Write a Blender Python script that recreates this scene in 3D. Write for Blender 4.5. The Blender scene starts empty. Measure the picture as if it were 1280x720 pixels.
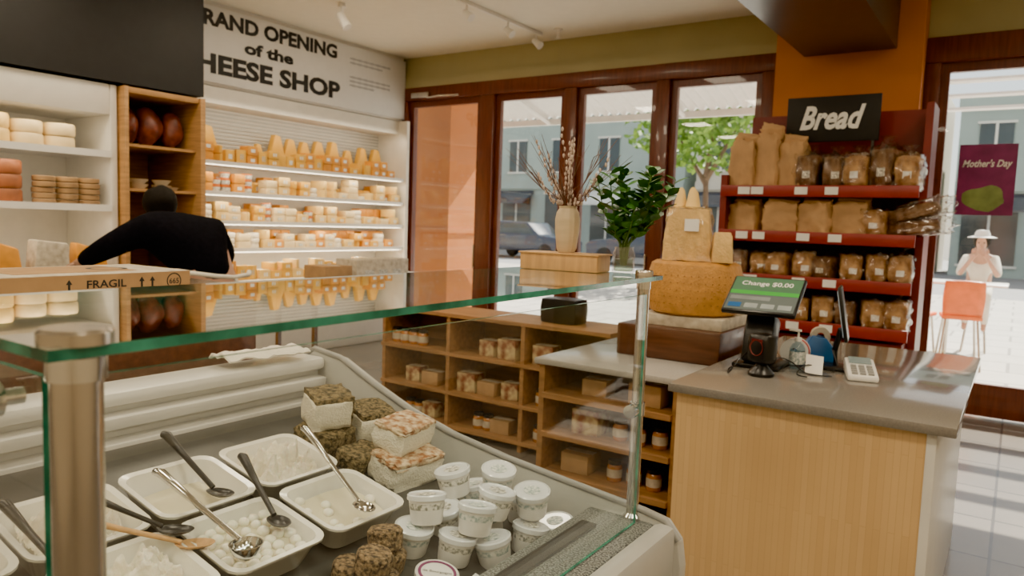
import bpy, bmesh, math, random
from mathutils import Vector, Matrix, Euler, noise
R=random.Random(7)
SC=bpy.context.scene
COL=bpy.context.collection

# ------------------------------------------------------------------ materials
def mat(name,col,rough=.5,metal=0,var=.12,scale=10,bump=0,emit=0,stretch=(1,1,1),alt=None,coat=0,spec=.5,sub=0,bscale=None,contrast=0.0):
    m=bpy.data.materials.new(name); m.use_nodes=True
    nt=m.node_tree; N=nt.nodes; L=nt.links; p=N['Principled BSDF']
    p.inputs['Roughness'].default_value=rough; p.inputs['Metallic'].default_value=metal
    p.inputs['Coat Weight'].default_value=coat; p.inputs['Specular IOR Level'].default_value=spec
    if sub: 
        p.inputs['Subsurface Weight'].default_value=sub; p.inputs['Subsurface Scale'].default_value=.02
    tc=N.new('ShaderNodeTexCoord'); mp=N.new('ShaderNodeMapping'); mp.inputs['Scale'].default_value=stretch
    L.new(tc.outputs['Object'],mp.inputs['Vector'])
    n=N.new('ShaderNodeTexNoise'); n.inputs['Scale'].default_value=scale; n.inputs['Detail'].default_value=5
    L.new(mp.outputs[0],n.inputs['Vector'])
    r=N.new('ShaderNodeValToRGB'); r.color_ramp.elements[0].position=.3+contrast; r.color_ramp.elements[1].position=.7-contrast
    r.color_ramp.elements[0].color=[c*(1-var) for c in col]+[1]
    r.color_ramp.elements[1].color=(list(alt) if alt else [min(1,c*(1+var)) for c in col])+[1]
    L.new(n.outputs['Fac'],r.inputs['Fac']); L.new(r.outputs[0],p.inputs['Base Color'])
    if emit:
        L.new(r.outputs[0],p.inputs['Emission Color']); p.inputs['Emission Strength'].default_value=emit
    if bump:
        n2=N.new('ShaderNodeTexNoise'); n2.inputs['Scale'].default_value=bscale or scale*3; n2.inputs['Detail'].default_value=4
        L.new(mp.outputs[0],n2.inputs['Vector'])
        b=N.new('ShaderNodeBump'); b.inputs['Strength'].default_value=bump; b.inputs['Distance'].default_value=.01
        L.new(n2.outputs['Fac'],b.inputs['Height']); L.new(b.outputs[0],p.inputs['Normal'])
    return m
def glassmat(name,tint=(.97,.99,.98),f0=.04,rough=0.0,gain=.9,gl=1.0,pw_=5):
    m=bpy.data.materials.new(name); m.use_nodes=True
    nt=m.node_tree; N=nt.nodes; L=nt.links; N.clear()
    o=N.new('ShaderNodeOutputMaterial'); mx=N.new('ShaderNodeMixShader'); t=N.new('ShaderNodeBsdfTransparent'); g=N.new('ShaderNodeBsdfGlossy')
    t.inputs[0].default_value=(*tint,1); g.inputs['Roughness'].default_value=rough; g.inputs[0].default_value=(gl,gl,gl,1)
    lw=N.new('ShaderNodeLayerWeight'); lw.inputs[0].default_value=.5
    pw=N.new('ShaderNodeMath'); pw.operation='POWER'; pw.inputs[1].default_value=pw_
    ma=N.new('ShaderNodeMath'); ma.operation='MULTIPLY_ADD'; ma.inputs[1].default_value=gain; ma.inputs[2].default_value=f0; ma.use_clamp=True
    L.new(lw.outputs['Facing'],pw.inputs[0]); L.new(pw.outputs[0],ma.inputs[0])
    L.new(ma.outputs[0],mx.inputs[0]); L.new(t.outputs[0],mx.inputs[1]); L.new(g.outputs[0],mx.inputs[2]); L.new(mx.outputs[0],o.inputs[0])
    return m
def brickmat(name,c1,c2,mortar,bw,bh,rough,ms=.006,vert=False,offset=0.5,noise_mix=.25):
    m=bpy.data.materials.new(name); m.use_nodes=True
    nt=m.node_tree; N=nt.nodes; L=nt.links; p=N['Principled BSDF']; p.inputs['Roughness'].default_value=rough
    tc=N.new('ShaderNodeTexCoord'); vec=tc.outputs['Object']
    if vert:
        sp=N.new('ShaderNodeSeparateXYZ'); cb=N.new('ShaderNodeCombineXYZ'); ad=N.new('ShaderNodeMath'); ad.operation='ADD'
        L.new(vec,sp.inputs[0]); L.new(sp.outputs[0],ad.inputs[0]); L.new(sp.outputs[1],ad.inputs[1]); L.new(sp.outputs[2],cb.inputs[0]); L.new(ad.outputs[0],cb.inputs[1]); vec=cb.outputs[0]
    b=N.new('ShaderNodeTexBrick'); b.offset=offset
    b.inputs['Color1'].default_value=(*c1,1); b.inputs['Color2'].default_value=(*c2,1); b.inputs['Mortar'].default_value=(*mortar,1)
    b.inputs['Scale'].default_value=1; b.inputs['Brick Width'].default_value=bw; b.inputs['Row Height'].default_value=bh; b.inputs['Mortar Size'].default_value=ms
    L.new(vec,b.inputs['Vector'])
    n=N.new('ShaderNodeTexNoise'); n.inputs['Scale'].default_value=3; n.inputs['Detail'].default_value=6
    L.new(tc.outputs['Object'],n.inputs['Vector'])
    mx=N.new('ShaderNodeMix'); mx.data_type='RGBA'; mx.blend_type='MULTIPLY'; mx.inputs[0].default_value=noise_mix
    L.new(b.outputs['Color'],mx.inputs[6]); L.new(n.outputs['Fac'],mx.inputs[7]); L.new(mx.outputs[2],p.inputs['Base Color'])
    return m
M={}
M['ceil']=mat('ceiling_paint',(.80,.76,.64),.8,var=.02)
M['olive']=mat('olive_paint',(.38,.34,.18),.7,var=.05,scale=2)
M['orange']=mat('orange_paint',(.50,.16,.03),.6,var=.08,scale=2)
M['cream']=mat('cream_wall',(.66,.58,.44),.8,var=.04,scale=2)
M['black']=mat('black_panel',(.008,.008,.009),.6,var=.2)
M['white']=mat('white_paint',(.80,.77,.70),.5,var=.03)
M['whiteplastic']=mat('white_plastic',(.85,.84,.80),.3,var=.02)
M['frame']=mat('mahogany_frame',(.13,.028,.013),.35,var=.3,scale=6,stretch=(8,8,.6),coat=.2)
M['floor']=brickmat('floor_tile',(.24,.21,.18),(.19,.165,.145),(.10,.085,.075),.6,.6,.2,ms=.008,offset=0)
M['pave']=brickmat('paving',(.62,.58,.52),(.52,.49,.45),(.3,.28,.26),.8,.8,.8,ms=.02)
M['street']=mat('asphalt',(.28,.28,.29),.9,var=.15,scale=4)
M['bamboostrip']=brickmat('bamboo_strips',(.82,.56,.27),(.76,.50,.23),(.68,.43,.19),.55,.022,.34,ms=.0008,vert=True,noise_mix=.22)
M['oak']=mat('oak_wood',(.46,.25,.09),.45,var=.22,scale=4,stretch=(1,1,14))
M['shelfwood']=mat('shelf_wood',(.36,.18,.065),.45,var=.25,scale=4,stretch=(1,8,8))
M['walnut']=mat('walnut_wood',(.10,.04,.02),.3,var=.3,scale=5,stretch=(1,8,8),coat=.2)
M['quartz']=mat('grey_quartz',(.22,.20,.175),.12,var=.12,scale=160,coat=.3)
M['paleq']=mat('pale_quartz',(.42,.40,.37),.15,var=.1,scale=120)
M['steel']=mat('brushed_steel',(.60,.55,.48),.2,metal=1,var=.08,scale=30,stretch=(1,1,.03))
M['chrome']=mat('polished_steel',(.72,.71,.69),.1,metal=1,var=.03)
M['grey']=mat('grey_enamel',(.30,.30,.29),.35,var=.05)
M['ltgrey']=mat('light_grey_enamel',(.48,.48,.45),.35,var=.04)
M['case']=mat('case_white',(.74,.73,.69),.3,var=.03)
M['speck']=mat('speckled_trim',(.03,.035,.035),.3,var=.6,scale=220,alt=(.34,.36,.34),contrast=.10)
M['deck']=mat('case_deck',(.10,.10,.095),.3,metal=.4,var=.1)
M['ceramic']=mat('white_melamine',(.84,.81,.72),.18,var=.02,coat=.4)
M['glass']=glassmat('clear_glass',f0=.06)
M['shop']=glassmat('door_glass',(.97,.99,.98),f0=.03)
M['gedge']=mat('green_glass_edge',(.006,.10,.065),.12,var=.5,scale=14,emit=.03,alt=(.04,.30,.20))
M['topg']=glassmat('top_glass',(.88,.96,.93),f0=.06,gain=1.0,pw_=3.2)
M['plastic']=glassmat('clear_plastic',(.93,.92,.9),f0=.07,rough=.12)
M['ricotta']=mat('ricotta',(.86,.80,.66),.55,var=.06,scale=40,bump=.9,bscale=60,sub=.1)
M['mozz']=mat('mozzarella',(.88,.84,.70),.25,var=.03,sub=.15,coat=.3)
M['whey']=mat('whey',(.70,.64,.46),.08,var=.06,coat=.5)
M['blackp']=mat('black_plastic',(.010,.010,.011),.3,var=.2)
M['wood_spoon']=mat('spoon_wood',(.58,.33,.13),.5,var=.15,stretch=(8,8,1))
M['herb']=mat('herb_crust',(.085,.068,.025),.85,var=.5,scale=90,alt=(.28,.21,.10),bump=1,bscale=120,contrast=.08)
M['seed']=mat('seed_crust',(.07,.038,.018),.85,var=.5,scale=110,alt=(.36,.24,.12),bump=1,bscale=150,contrast=.06)
M['paste']=mat('goat_cheese',(.84,.79,.64),.6,var=.07,scale=60,bump=.5)
M['flakes']=mat('chilli_crust',(.50,.20,.06),.8,var=.3,scale=60,alt=(.82,.66,.44),bump=.6,contrast=.06)
M['lid']=mat('tub_lid',(.78,.80,.82),.15,var=.03,coat=.4)
M['tub']=mat('white_tub',(.84,.82,.78),.3,var=.02)
M['lblb']=mat('blue_green_label',(.38,.50,.50),.4,var=.2,scale=110,alt=(.83,.83,.78),contrast=.10)
M['lblr']=mat('print_label',(.35,.36,.30),.4,var=.3,scale=110,alt=(.84,.81,.74),contrast=.12)
M['ink']=mat('black_ink',(.02,.02,.02),.6,var=.05)
M['greyink']=mat('grey_ink',(.45,.45,.46),.6,var=.05)
M['whiteink']=mat('white_ink',(.85,.85,.82),.6,var=.02)
M['red']=mat('burgundy_board',(.18,.015,.012),.4,var=.2,scale=3)
M['redshelf']=mat('red_shelf',(.26,.015,.012),.35,var=.15,scale=5)
M['kraft']=mat('kraft_paper',(.52,.31,.14),.75,var=.2,scale=9,bump=.7,bscale=12)
M['card']=mat('cardboard',(.42,.25,.11),.8,var=.12,scale=12)
M['cardw']=mat('printed_card',(.56,.47,.34),.6,var=.25,scale=22,alt=(.70,.63,.50))
M['loaf']=mat('bread_crust',(.34,.13,.04),.7,var=.4,scale=14,alt=(.70,.42,.18),bump=.5)
M['loafd']=mat('dark_bread',(.13,.055,.025),.7,var=.4,scale=14,alt=(.34,.19,.10),bump=.5)
M['rind']=mat('parmesan_rind',(.54,.26,.05),.5,var=.16,scale=26,bump=.5,bscale=90)
M['parm']=mat('parmesan_paste',(.78,.52,.20),.65,var=.12,scale=30,bump=.6)
M['leaf']=mat('green_leaf',(.025,.11,.018),.35,var=.4,scale=25,alt=(.07,.23,.04))
M['twig']=mat('twig_bark',(.16,.08,.05),.7)
M['bud']=mat('willow_bud',(.58,.46,.40),.8,var=.1)
M['vase']=mat('cream_ceramic',(.60,.47,.30),.4,var=.12,scale=14,stretch=(1,1,4))
M['cloth']=mat('cotton_cloth',(.80,.76,.66),.9,var=.08,bump=.5,bscale=80)
M['navy']=mat('dark_knit',(.006,.006,.010),.95,var=.3,bump=.3,scale=30,spec=.1)
M['skin']=mat('skin',(.55,.32,.22),.5,var=.06,sub=.1)
M['hair']=mat('black_hair',(.008,.006,.005),.7,var=.4,scale=60,spec=.2)
M['blue']=mat('blue_plastic',(.02,.13,.38),.35)
M['yellow']=mat('yellow_plastic',(.85,.60,.02),.4)
M['ochair']=mat('orange_plastic',(.85,.20,.05),.4)
M['purple']=mat('purple_print',(.20,.02,.12),.5,var=.25,scale=6)
M['green']=mat('green_print',(.20,.28,.08),.5,var=.3,scale=8)
M['teal']=mat('teal_facade',(.38,.46,.43),.8,var=.06,scale=1)
M['beige']=mat('beige_facade',(.62,.57,.48),.8,var=.06,scale=1)
M['win']=mat('window_dark',(.05,.07,.08),.1,var=.2,scale=1)
M['carp']=mat('car_paint',(.02,.035,.07),.2,var=.1,coat=.6)
M['carw']=mat('white_car_paint',(.75,.76,.78),.25,var=.02,coat=.5)
M['tyre']=mat('rubber',(.015,.015,.015),.7)
M['tree']=mat('tree_leaves',(.09,.26,.025),.6,var=.4,scale=3,alt=(.30,.48,.06))
M['bark']=mat('bark',(.16,.10,.06),.8)
M['slat']=mat('white_slat',(.80,.80,.78),.5,var=.04)
M['goods']=mat('printed_goods',(.40,.12,.05),.5,var=.4,scale=14,alt=(.62,.50,.26),contrast=.1)
CH=[mat('cheese_yellow',(.82,.46,.06),.45,var=.12),mat('cheese_gold',(.76,.33,.03),.45,var=.15),mat('cheese_pale',(.84,.58,.20),.5,var=.08),
    mat('cheese_cream',(.82,.64,.34),.55,var=.07),mat('cheese_white',(.82,.73,.56),.6,var=.05),mat('cheese_orange',(.66,.19,.02),.45,var=.15),
    mat('cheese_rust',(.34,.11,.035),.6,var=.3),mat('cheese_brown',(.32,.19,.08),.6,var=.3)]

# ------------------------------------------------------------------ builder
class B:
    def __init__(s): s.bm=bmesh.new()
    def merge(s,t,mi=0,mx=None):
        for f in t.faces: f.material_index=mi
        if mx is not None: bmesh.ops.transform(t,matrix=mx,verts=t.verts)
        me=bpy.data.meshes.new('tmp'); t.to_mesh(me); t.free(); s.bm.from_mesh(me); bpy.data.meshes.remove(me); return s
    def box(s,c,d,mi=0,bev=0,rot=None,seg=2):
        t=bmesh.new(); bmesh.ops.create_cube(t,size=1); bmesh.ops.scale(t,vec=d,verts=t.verts)
        if bev: bmesh.ops.bevel(t,geom=t.edges[:],offset=bev,segments=seg,affect='EDGES',profile=.5)
        mx=Matrix.Translation(c)
        if rot: mx=mx@Euler(rot).to_matrix().to_4x4()
        return s.merge(t,mi,mx)
    def b2(s,lo,hi,mi=0,bev=0):
        return s.box([(a+b)/2 for a,b in zip(lo,hi)],[abs(b-a) for a,b in zip(lo,hi)],mi,bev)
    def lathe(s,prof,c=(0,0,0),mi=0,seg=32,mx=None,rib=0,ribn=0):
        t=bmesh.new(); rings=[]
        for r,z in prof:
            if r<1e-6: rings.append([t.verts.new((0,0,z))])
            else:
                ring=[]
                for i in range(seg):
                    a=2*math.pi*i/seg; rr=r*(1+rib*math.cos(a*ribn)) if rib else r
                    ring.append(t.verts.new((rr*math.cos(a),rr*math.sin(a),z)))
                rings.append(ring)
        for a,b in zip(rings,rings[1:]):
            if len(a)==1 and len(b)==1: continue
            for i in range(seg):
                j=(i+1)%seg
                if len(a)==1: t.faces.new((a[0],b[j],b[i]))
                elif len(b)==1: t.faces.new((a[i],a[j],b[0]))
                else: t.faces.new((a[i],a[j],b[j],b[i]))
        bmesh.ops.recalc_face_normals(t,faces=t.faces)
        m=Matrix.Translation(c)
        if mx is not None: m=m@mx
        return s.merge(t,mi,m)
    def cyl(s,p0,p1,r0,r1=None,mi=0,seg=20):
        p0=Vector(p0); p1=Vector(p1); r1=r0 if r1 is None else r1
        d=p1-p0; q=d.to_track_quat('Z','Y').to_matrix().to_4x4()
        return s.lathe([(0,0),(r0,0),(r1,d.length),(0,d.length)],p0,mi,seg,q)
    def ball(s,c,r,mi=0,sc=(1,1,1),seg=16,amp=0,fr=5,rot=None):
        t=bmesh.new(); bmesh.ops.create_uvsphere(t,u_segments=seg,v_segments=max(6,seg*2//3),radius=r)
        if amp:
            for v in t.verts: v.co*=1+amp*noise.noise(v.co*fr/r*.3+Vector(c)*9)
        bmesh.ops.scale(t,vec=sc,verts=t.verts)
        mx=Matrix.Translation(c)
        if rot: mx=mx@Euler(rot).to_matrix().to_4x4()
        return s.merge(t,mi,mx)
    def tube(s,pts,r,mi=0,seg=10):
        pts=[Vector(p) for p in pts]; t=bmesh.new(); rings=[]
        rs=r if isinstance(r,(list,tuple)) else [r]*len(pts)
        for i,p in enumerate(pts):
            d=(pts[min(i+1,len(pts)-1)]-pts[max(i-1,0)]).normalized(); q=d.to_track_quat('Z','Y')
            rings.append([t.verts.new(p+q@Vector((rs[i]*math.cos(2*math.pi*k/seg),rs[i]*math.sin(2*math.pi*k/seg),0))) for k in range(seg)])
        for a,b in zip(rings,rings[1:]):
            for k in range(seg): t.faces.new((a[k],a[(k+1)%seg],b[(k+1)%seg],b[k]))
        t.faces.new(rings[0][::-1]); t.faces.new(rings[-1])
        bmesh.ops.recalc_face_normals(t,faces=t.faces)
        return s.merge(t,mi)
    def prism(s,pts,ax,a,b,mi=0,bev=0):
        t=bmesh.new()
        def mk(u,v,w):
            return {'x':(w,u,v),'y':(u,w,v),'z':(u,v,w)}[ax]
        va=[t.verts.new(mk(u,v,a)) for u,v in pts]; vb=[t.verts.new(mk(u,v,b)) for u,v in pts]
        n=len(pts); t.faces.new(va); t.faces.new(vb[::-1])
        for i in range(n): t.faces.new((va[i],va[(i+1)%n],vb[(i+1)%n],vb[i]))
        bmesh.ops.recalc_face_normals(t,faces=t.faces)
        if bev: bmesh.ops.bevel(t,geom=t.edges[:],offset=bev,segments=2,affect='EDGES',profile=.5)
        return s.merge(t,mi)
    def lump(s,c,d,mi=0,amp=.06,fr=6,cuts=5,round_=.5,seed=0,rot=None,taper=0):
        t=bmesh.new(); bmesh.ops.create_cube(t,size=1); bmesh.ops.subdivide_edges(t,edges=t.edges[:],cuts=cuts,use_grid_fill=True)
        for v in t.verts:
            p=v.co.copy(); sph=p.normalized()*.62; q=p.lerp(sph,round_*.5)
            q*=1+amp*noise.noise(p*fr+Vector((seed*3.1,seed*1.7,seed)))*2
            if taper: q.x*=1-taper*(q.z+.5); q.y*=1-taper*(q.z+.5)
            v.co=Vector((q.x*d[0],q.y*d[1],q.z*d[2]))
        mx=Matrix.Translation(c)
        if rot: mx=mx@Euler(rot).to_matrix().to_4x4()
        return s.merge(t,mi,mx)
    def mesh(s,name,mats,ang=38):
        for e in s.bm.edges:
            e.smooth = (len(e.link_faces)==2 and e.calc_face_angle(3)<math.radians(ang))
        for f in s.bm.faces: f.smooth=True
        me=bpy.data.meshes.new(name); s.bm.to_mesh(me); s.bm.free()
        for m in (mats if isinstance(mats,(list,tuple)) else [mats]): me.materials.append(M[m] if isinstance(m,str) else m)
        return me
def setp(o,label=None,cat=None,group=None,kind=None):
    if label:o['label']=label
    if cat:o['category']=cat
    if group:o['group']=group
    if kind:o['kind']=kind
def ob(b,name,mats,parent=None,loc=(0,0,0),rot=(0,0,0),label=None,cat=None,group=None,kind=None,ang=38):
    me=b.mesh(name,mats,ang) if isinstance(b,B) else b
    o=bpy.data.objects.new(name,me); COL.objects.link(o); o.location=loc; o.rotation_euler=rot
    if parent: o.parent=parent
    setp(o,label,cat,group,kind); return o
def empty(name,label,cat,loc=(0,0,0),rot=(0,0,0),group=None,parent=None):
    o=bpy.data.objects.new(name,None); o.empty_display_size=.05; COL.objects.link(o); o.location=loc; o.rotation_euler=rot
    if parent:o.parent=parent
    setp(o,label,cat,group); return o
def dup(src,loc,rot=(0,0,0),sc=1,label=None):
    o=src.copy(); COL.objects.link(o); o.location=loc; o.rotation_euler=rot; o.scale=(sc,sc,sc) if not isinstance(sc,tuple) else sc
    if label:o['label']=label
    for c in src.children:
        d=c.copy(); COL.objects.link(d); d.parent=o
        for c2 in c.children:
            e=c2.copy(); COL.objects.link(e); e.parent=d
    return o
def struct(b,name,mats,ang=38,parent=None):
    return ob(b,name,mats,kind='structure' if parent is None else None,ang=ang,parent=parent)
def textmesh(body,w=None,h=None,shear=0,off=0):
    c=bpy.data.curves.new('txt','FONT'); c.body=body; c.size=1; c.extrude=0; c.shear=shear; c.offset=off; c.align_x='LEFT'; c.resolution_u=3
    o=bpy.data.objects.new('txt',c); COL.objects.link(o); dg=bpy.context.evaluated_depsgraph_get(); dg.update()
    me=bpy.data.meshes.new_from_object(o.evaluated_get(dg)); bpy.data.objects.remove(o); bpy.data.curves.remove(c)
    xs=[v.co.x for v in me.vertices]; ys=[v.co.y for v in me.vertices]
    x0,x1,y0,y1=min(xs),max(xs),min(ys),max(ys)
    sy=(h/(y1-y0)) if h else None; sx=(w/(x1-x0)) if w else sy
    if sy is None: sy=sx
    for v in me.vertices: v.co=Vector(((v.co.x-(x0+x1)/2)*sx,(v.co.y-(y0+y1)/2)*sy,0))
    return me
def text(body,matn,parent,loc,rot,w=None,h=None,name='lettering',shear=0,off=0):
    me=textmesh(body,w,h,shear=shear,off=off); me.materials.append(M[matn])
    return ob(me,name,None,parent=parent,loc=loc,rot=rot)
PI=math.pi

# ------------------------------------------------------------------ camera
cd=bpy.data.cameras.new('camera'); cam=bpy.data.objects.new('camera',cd); COL.objects.link(cam)
Yv=Vector((635,60,-924)).normalized(); Xv=-Vector((-1345,130,-924)); Xv=(Xv-Xv.dot(Yv)*Yv).normalized(); Zv=Xv.cross(Yv)
cam.matrix_world=Matrix.Translation((0,0,1.55))@Matrix((Xv,Yv,Zv)).to_4x4()
cd.sensor_width=36; cd.lens=924/1280*36; cd.clip_start=.02
cd.dof.use_dof=True; cd.dof.focus_distance=1.6; cd.dof.aperture_fstop=5.6
SC.camera=cam

# ------------------------------------------------------------------ room shell
CZ=3.67; BY=7.5
struct(B().b2((-7.5,-3,-.1),(3.2,BY+.15,0)),'floor','floor')
struct(B().b2((-7.5,-3,CZ),(3.2,BY+.2,CZ+.1)),'ceiling','ceil')
struct(B().b2((-7.5,-3,0),(-7.4,BY+.2,CZ)),'wall_left','cream')
struct(B().b2((3.1,-3,0),(3.2,BY+.2,CZ)),'wall_right','cream')
struct(B().b2((-7.5,-3.1,0),(3.2,-3,CZ)),'wall_front','cream')
struct(B().b2((-7.4,BY,3.27),(3.1,BY+.2,CZ)).b2((-7.4,BY,0),(-7.02,BY+.2,3.27)).b2((2.2,BY,0),(3.1,BY+.2,3.27)),'wall_back','olive')
struct(B().b2((-7.4,BY-.05,3.27),(-2.0,BY,3.36)).b2((-7.4,BY-.03,3.36),(-2.0,BY,3.40)),'trim_1','olive')
struct(B().b2((-2.02,BY-.28,0),(-.80,BY+.2,CZ)),'wall_pillar','orange')
def frame_run(name,x0,x1,mull,ztop,header):
    b=B()
    b.b2((x0,BY-.06,header),(x1,BY+.16,3.27),bev=.01)
    for a,c in mull: b.b2((a,BY-.06,0),(c,BY+.16,header),bev=.008)
    return struct(b,name,'frame')
frame_run('trim_2',-7.0,-2.02,[(-7.0,-6.86),(-5.66,-5.44),(-4.44,-4.28),(-3.31,-3.16),(-2.2,-2.02)],3.27,3.10)
frame_run('trim_3',-.80,2.2,[(-.80,-.68),(1.0,1.15),(2.1,2.2)],3.27,3.05)
panes=[(-6.86,-5.66),(-5.44,-4.44),(-4.28,-3.31),(-3.16,-2.2),(-.68,1.0),(1.15,2.1)]
for i,(a,c) in enumerate(panes):
    top=3.10 if i<4 else 3.05; s=.07
    b=B(); y0,y1=BY,BY+.06
    b.b2((a,y0,.02),(a+s,y1,top)).b2((c-s,y0,.02),(c,y1,top)).b2((a+s,y0,top-.08),(c-s,y1,top)).b2((a+s,y0,.02),(c-s,y1,.30))
    d=struct(b,'door_%d'%(i+1),'frame')
    ob(B().b2((a+s,y0+.025,.30),(c-s,y0+.035,top-.08)),'glass',M['shop'],parent=d)
    ob(B().cyl((c-s*.5,y0-.05,.95),(c-s*.5,y0-.05,1.25),.012).cyl((c-s*.5,y0,.98),(c-s*.5,y0-.05,.98),.008).cyl((c-s*.5,y0,1.22),(c-s*.5,y0-.05,1.22),.008),'handle','steel',parent=d)
ob(B().b2((-6.75,BY-.12,3.12),(-6.45,BY-.06,3.19),bev=.01).tube([(-6.5,BY-.09,3.12),(-6.2,BY-.2,3.11),(-6.0,BY-.06,3.13)],.012),'door_closer','steel',label='silver door closer fixed to the door head',cat='door closer')
struct(B().b2((-1.76,3.2,3.15),(-1.0,7.2,CZ)),'trim_4',mat('dark_duct',(.05,.04,.034),.3,var=.1))

# ------------------------------------------------------------------ ceiling fittings
t=empty('track_light','white track light rail fixed under the ceiling','light',(-4.6,6.4,CZ))
ob(B().box((0,0,-.02),(.04,1.5,.035),bev=.004),'rail','white',parent=t)
for k,(dx,dy) in enumerate(((0,-.6),(0,.1),(0,.65))):
    ob(B().cyl((dx,dy,-.03),(dx,dy,-.10),.01).cyl((dx-.03,dy,-.10),(dx+.06,dy,-.17),.03,.045),'lamp_head','white',parent=t)
ob(B().cyl((0,0,0),(0,0,-.04),.04).cyl((0,0,-.04),(0,0,-.12),.012).cyl((-.03,0,-.10),(.06,.02,-.24),.04,.05),'spotlight','white',loc=(-5.78,5.28,CZ),label='small white ceiling spotlight',cat='light')
ob(B().cyl((0,0,0),(0,0,-.015),.05).cyl((0,0,-.01),(0,0,-.09),.014).cyl((0,0,-.09),(0,0,-.1),.03),'sprinkler','white',loc=(-4.35,7.1,CZ),label='white fire sprinkler head on the ceiling',cat='sprinkler')

# ------------------------------------------------------------------ left wall: soffit, banner, shelves
struct(B().b2((-7.4,-3,2.62),(-6.45,4.19,CZ)),'trim_5','black')
bn=empty('banner','white printed vinyl banner with black lettering above the cheese shelves','banner',(-6.92,5.9,3.24))
ob(B().box((0,0,0),(.02,3.1,.76),bev=.003),'board',mat('banner_vinyl',(.74,.73,.71),.5,var=.02),parent=bn)
tr=(PI/2,0,PI/2)
def bt(s,yc,zc,w,h,name='lettering'): text(s,'ink',bn,(.013,yc-5.9,zc-3.24),tr,w=w,h=h,off=.045,name=name)
bt('GRAND OPENING',5.27,3.50,1.95,.165); bt('of the',5.28,3.285,.64,.13); bt('CHEESE SHOP',5.22,3.05,2.16,.205)
def prt(zz,n,name):
    b=B(); y=6.45-5.9
    w=n*.14
    t_=bmesh.new(); k=int(n*4); vs=[]
    for i in range(k+1):
        h_=.008+.004*((i*7)%3); vs.append((t_.verts.new((.012,y+w*i/k,zz-3.24-h_)),t_.verts.new((.012,y+w*i/k,zz-3.24+h_))))
    for a,c in zip(vs,vs[1:]): t_.faces.new((a[0],c[0],c[1],a[1]))
    b.merge(t_); ob(b,name,'greyink',parent=bn)
for (zz,n) in ((3.47,5),(3.42,4),(3.25,5),(3.20,5),(3.15,3)): prt(zz,n,'small_print')
struct(B().b2((-7.4,4.2,2.84),(-6.95,7.45,CZ)),'wall_bulkhead','white')
rf=empty('refrigerated_shelving','white open refrigerated wall shelving with lit shelves','shelf',(-7.1,5.85,0))
def L(x,y,z): return (x+7.1,y-5.85,z)
def lb(b,lo,hi,mi=0,bev=0): return b.b2(L(*lo),L(*hi),mi,bev)
b=B(); lb(b,(-7.39,4.25,0),(-7.34,7.42,2.83)); lb(b,(-7.34,4.25,0),(-6.55,7.42,.84),bev=.02); lb(b,(-7.34,4.20,.84),(-6.8,4.25,2.83)); lb(b,(-7.34,7.38,.84),(-6.8,7.43,2.83)); lb(b,(-7.34,4.25,2.66),(-6.95,7.38,2.83))
ob(b,'body','white',parent=rf)
b=B()
for k in range(14): lb(b,(-7.335,4.25,2.1+k*.04),(-7.325,7.38,2.12+k*.04))
ob(b,'louvre','ltgrey',parent=rf)
SZ=[2.06,1.75,1.45,1.16]
for z in SZ:
    b=B(); lb(b,(-7.33,4.27,z-.02),(-6.84,7.37,z)); lb(b,(-6.84,4.27,z-.035),(-6.825,7.37,z+.012))
    ob(b,'shelf','whiteplastic',parent=rf)
rn=empty('refrigerated_shelving','white refrigerated wall case with stacked whole cheeses','shelf',(-6.9,2.0,0))
def L2(x,y,z): return (x+6.9,y-2.0,z)
b=B()
for lo,hi in (((-7.39,-.5,0),(-7.3,3.38,2.6)),((-7.3,-.5,0),(-6.3,3.38,.95)),((-7.3,3.34,.95),(-6.5,3.4,2.6)),((-7.3,-.5,2.34),(-6.5,3.34,2.6))):
    b.b2(L2(*lo),L2(*hi),bev=.01)
ob(b,'body','white',parent=rn)
for z in (2.02,1.56):
    ob(B().b2(L2(-7.3,-.45,z-.025),L2(-6.5,3.34,z)).b2(L2(-6.5,-.45,z-.04),L2(-6.48,3.34,z+.015)),'shelf','whiteplastic',parent=rn)
wc=empty('wooden_cabinet','tall honey oak display cabinet with open shelves','cabinet',(-6.9,3.8,0))
def L3(x,y,z): return (x+6.9,y-3.8,z)
b=B()
for lo,hi in (((-7.35,3.42,0),(-6.42,3.46,2.60)),((-7.35,4.14,0),(-6.42,4.19,2.60)),((-7.38,3.46,0),(-7.33,4.14,2.60)),((-7.33,3.46,2.55),(-6.45,4.14,2.60)),((-7.33,3.46,0),(-6.45,4.14,.9))):
    b.b2(L3(*lo),L3(*hi),bev=.004)
ob(b,'carcass','oak',parent=wc)
for z in (2.12,1.73,1.3): ob(B().b2(L3(-7.33,3.46,z-.025),L3(-6.5,4.14,z)),'shelf','oak',parent=wc)
hm=ob(B().ball((0,0,.165),.15,0,(.75,.72,1.1),20,amp=.25,fr=3),'cured_ham',mat('cured_meat',(.12,.02,.015),.4,var=.5,scale=14,alt=(.26,.06,.03)),loc=(-6.72,3.59,2.121),label='dark red cured ham standing on the cabinet shelf',cat='ham',group='cured hams in the oak cabinet')
dup(hm,(-6.74,3.80,2.121),(0,0,1),1.08); dup(hm,(-6.72,4.02,2.121),(0,0,2))
bw=ob(B().lathe([(0,0),(.05,0),(.09,.045),(.086,.045),(.048,.008),(0,.008)]),'bowl','cream',loc=(-6.65,3.66,1.73),label='small cream bowl on the cabinet shelf',cat='bowl',group='bowls in the oak cabinet')
dup(bw,(-6.65,3.88,1.73)); dup(bw,(-6.65,3.66,1.776)); dup(bw,(-6.65,3.88,1.776)); dup(bw,(-6.75,4.04,1.73),(0,0,0),.8)

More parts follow.
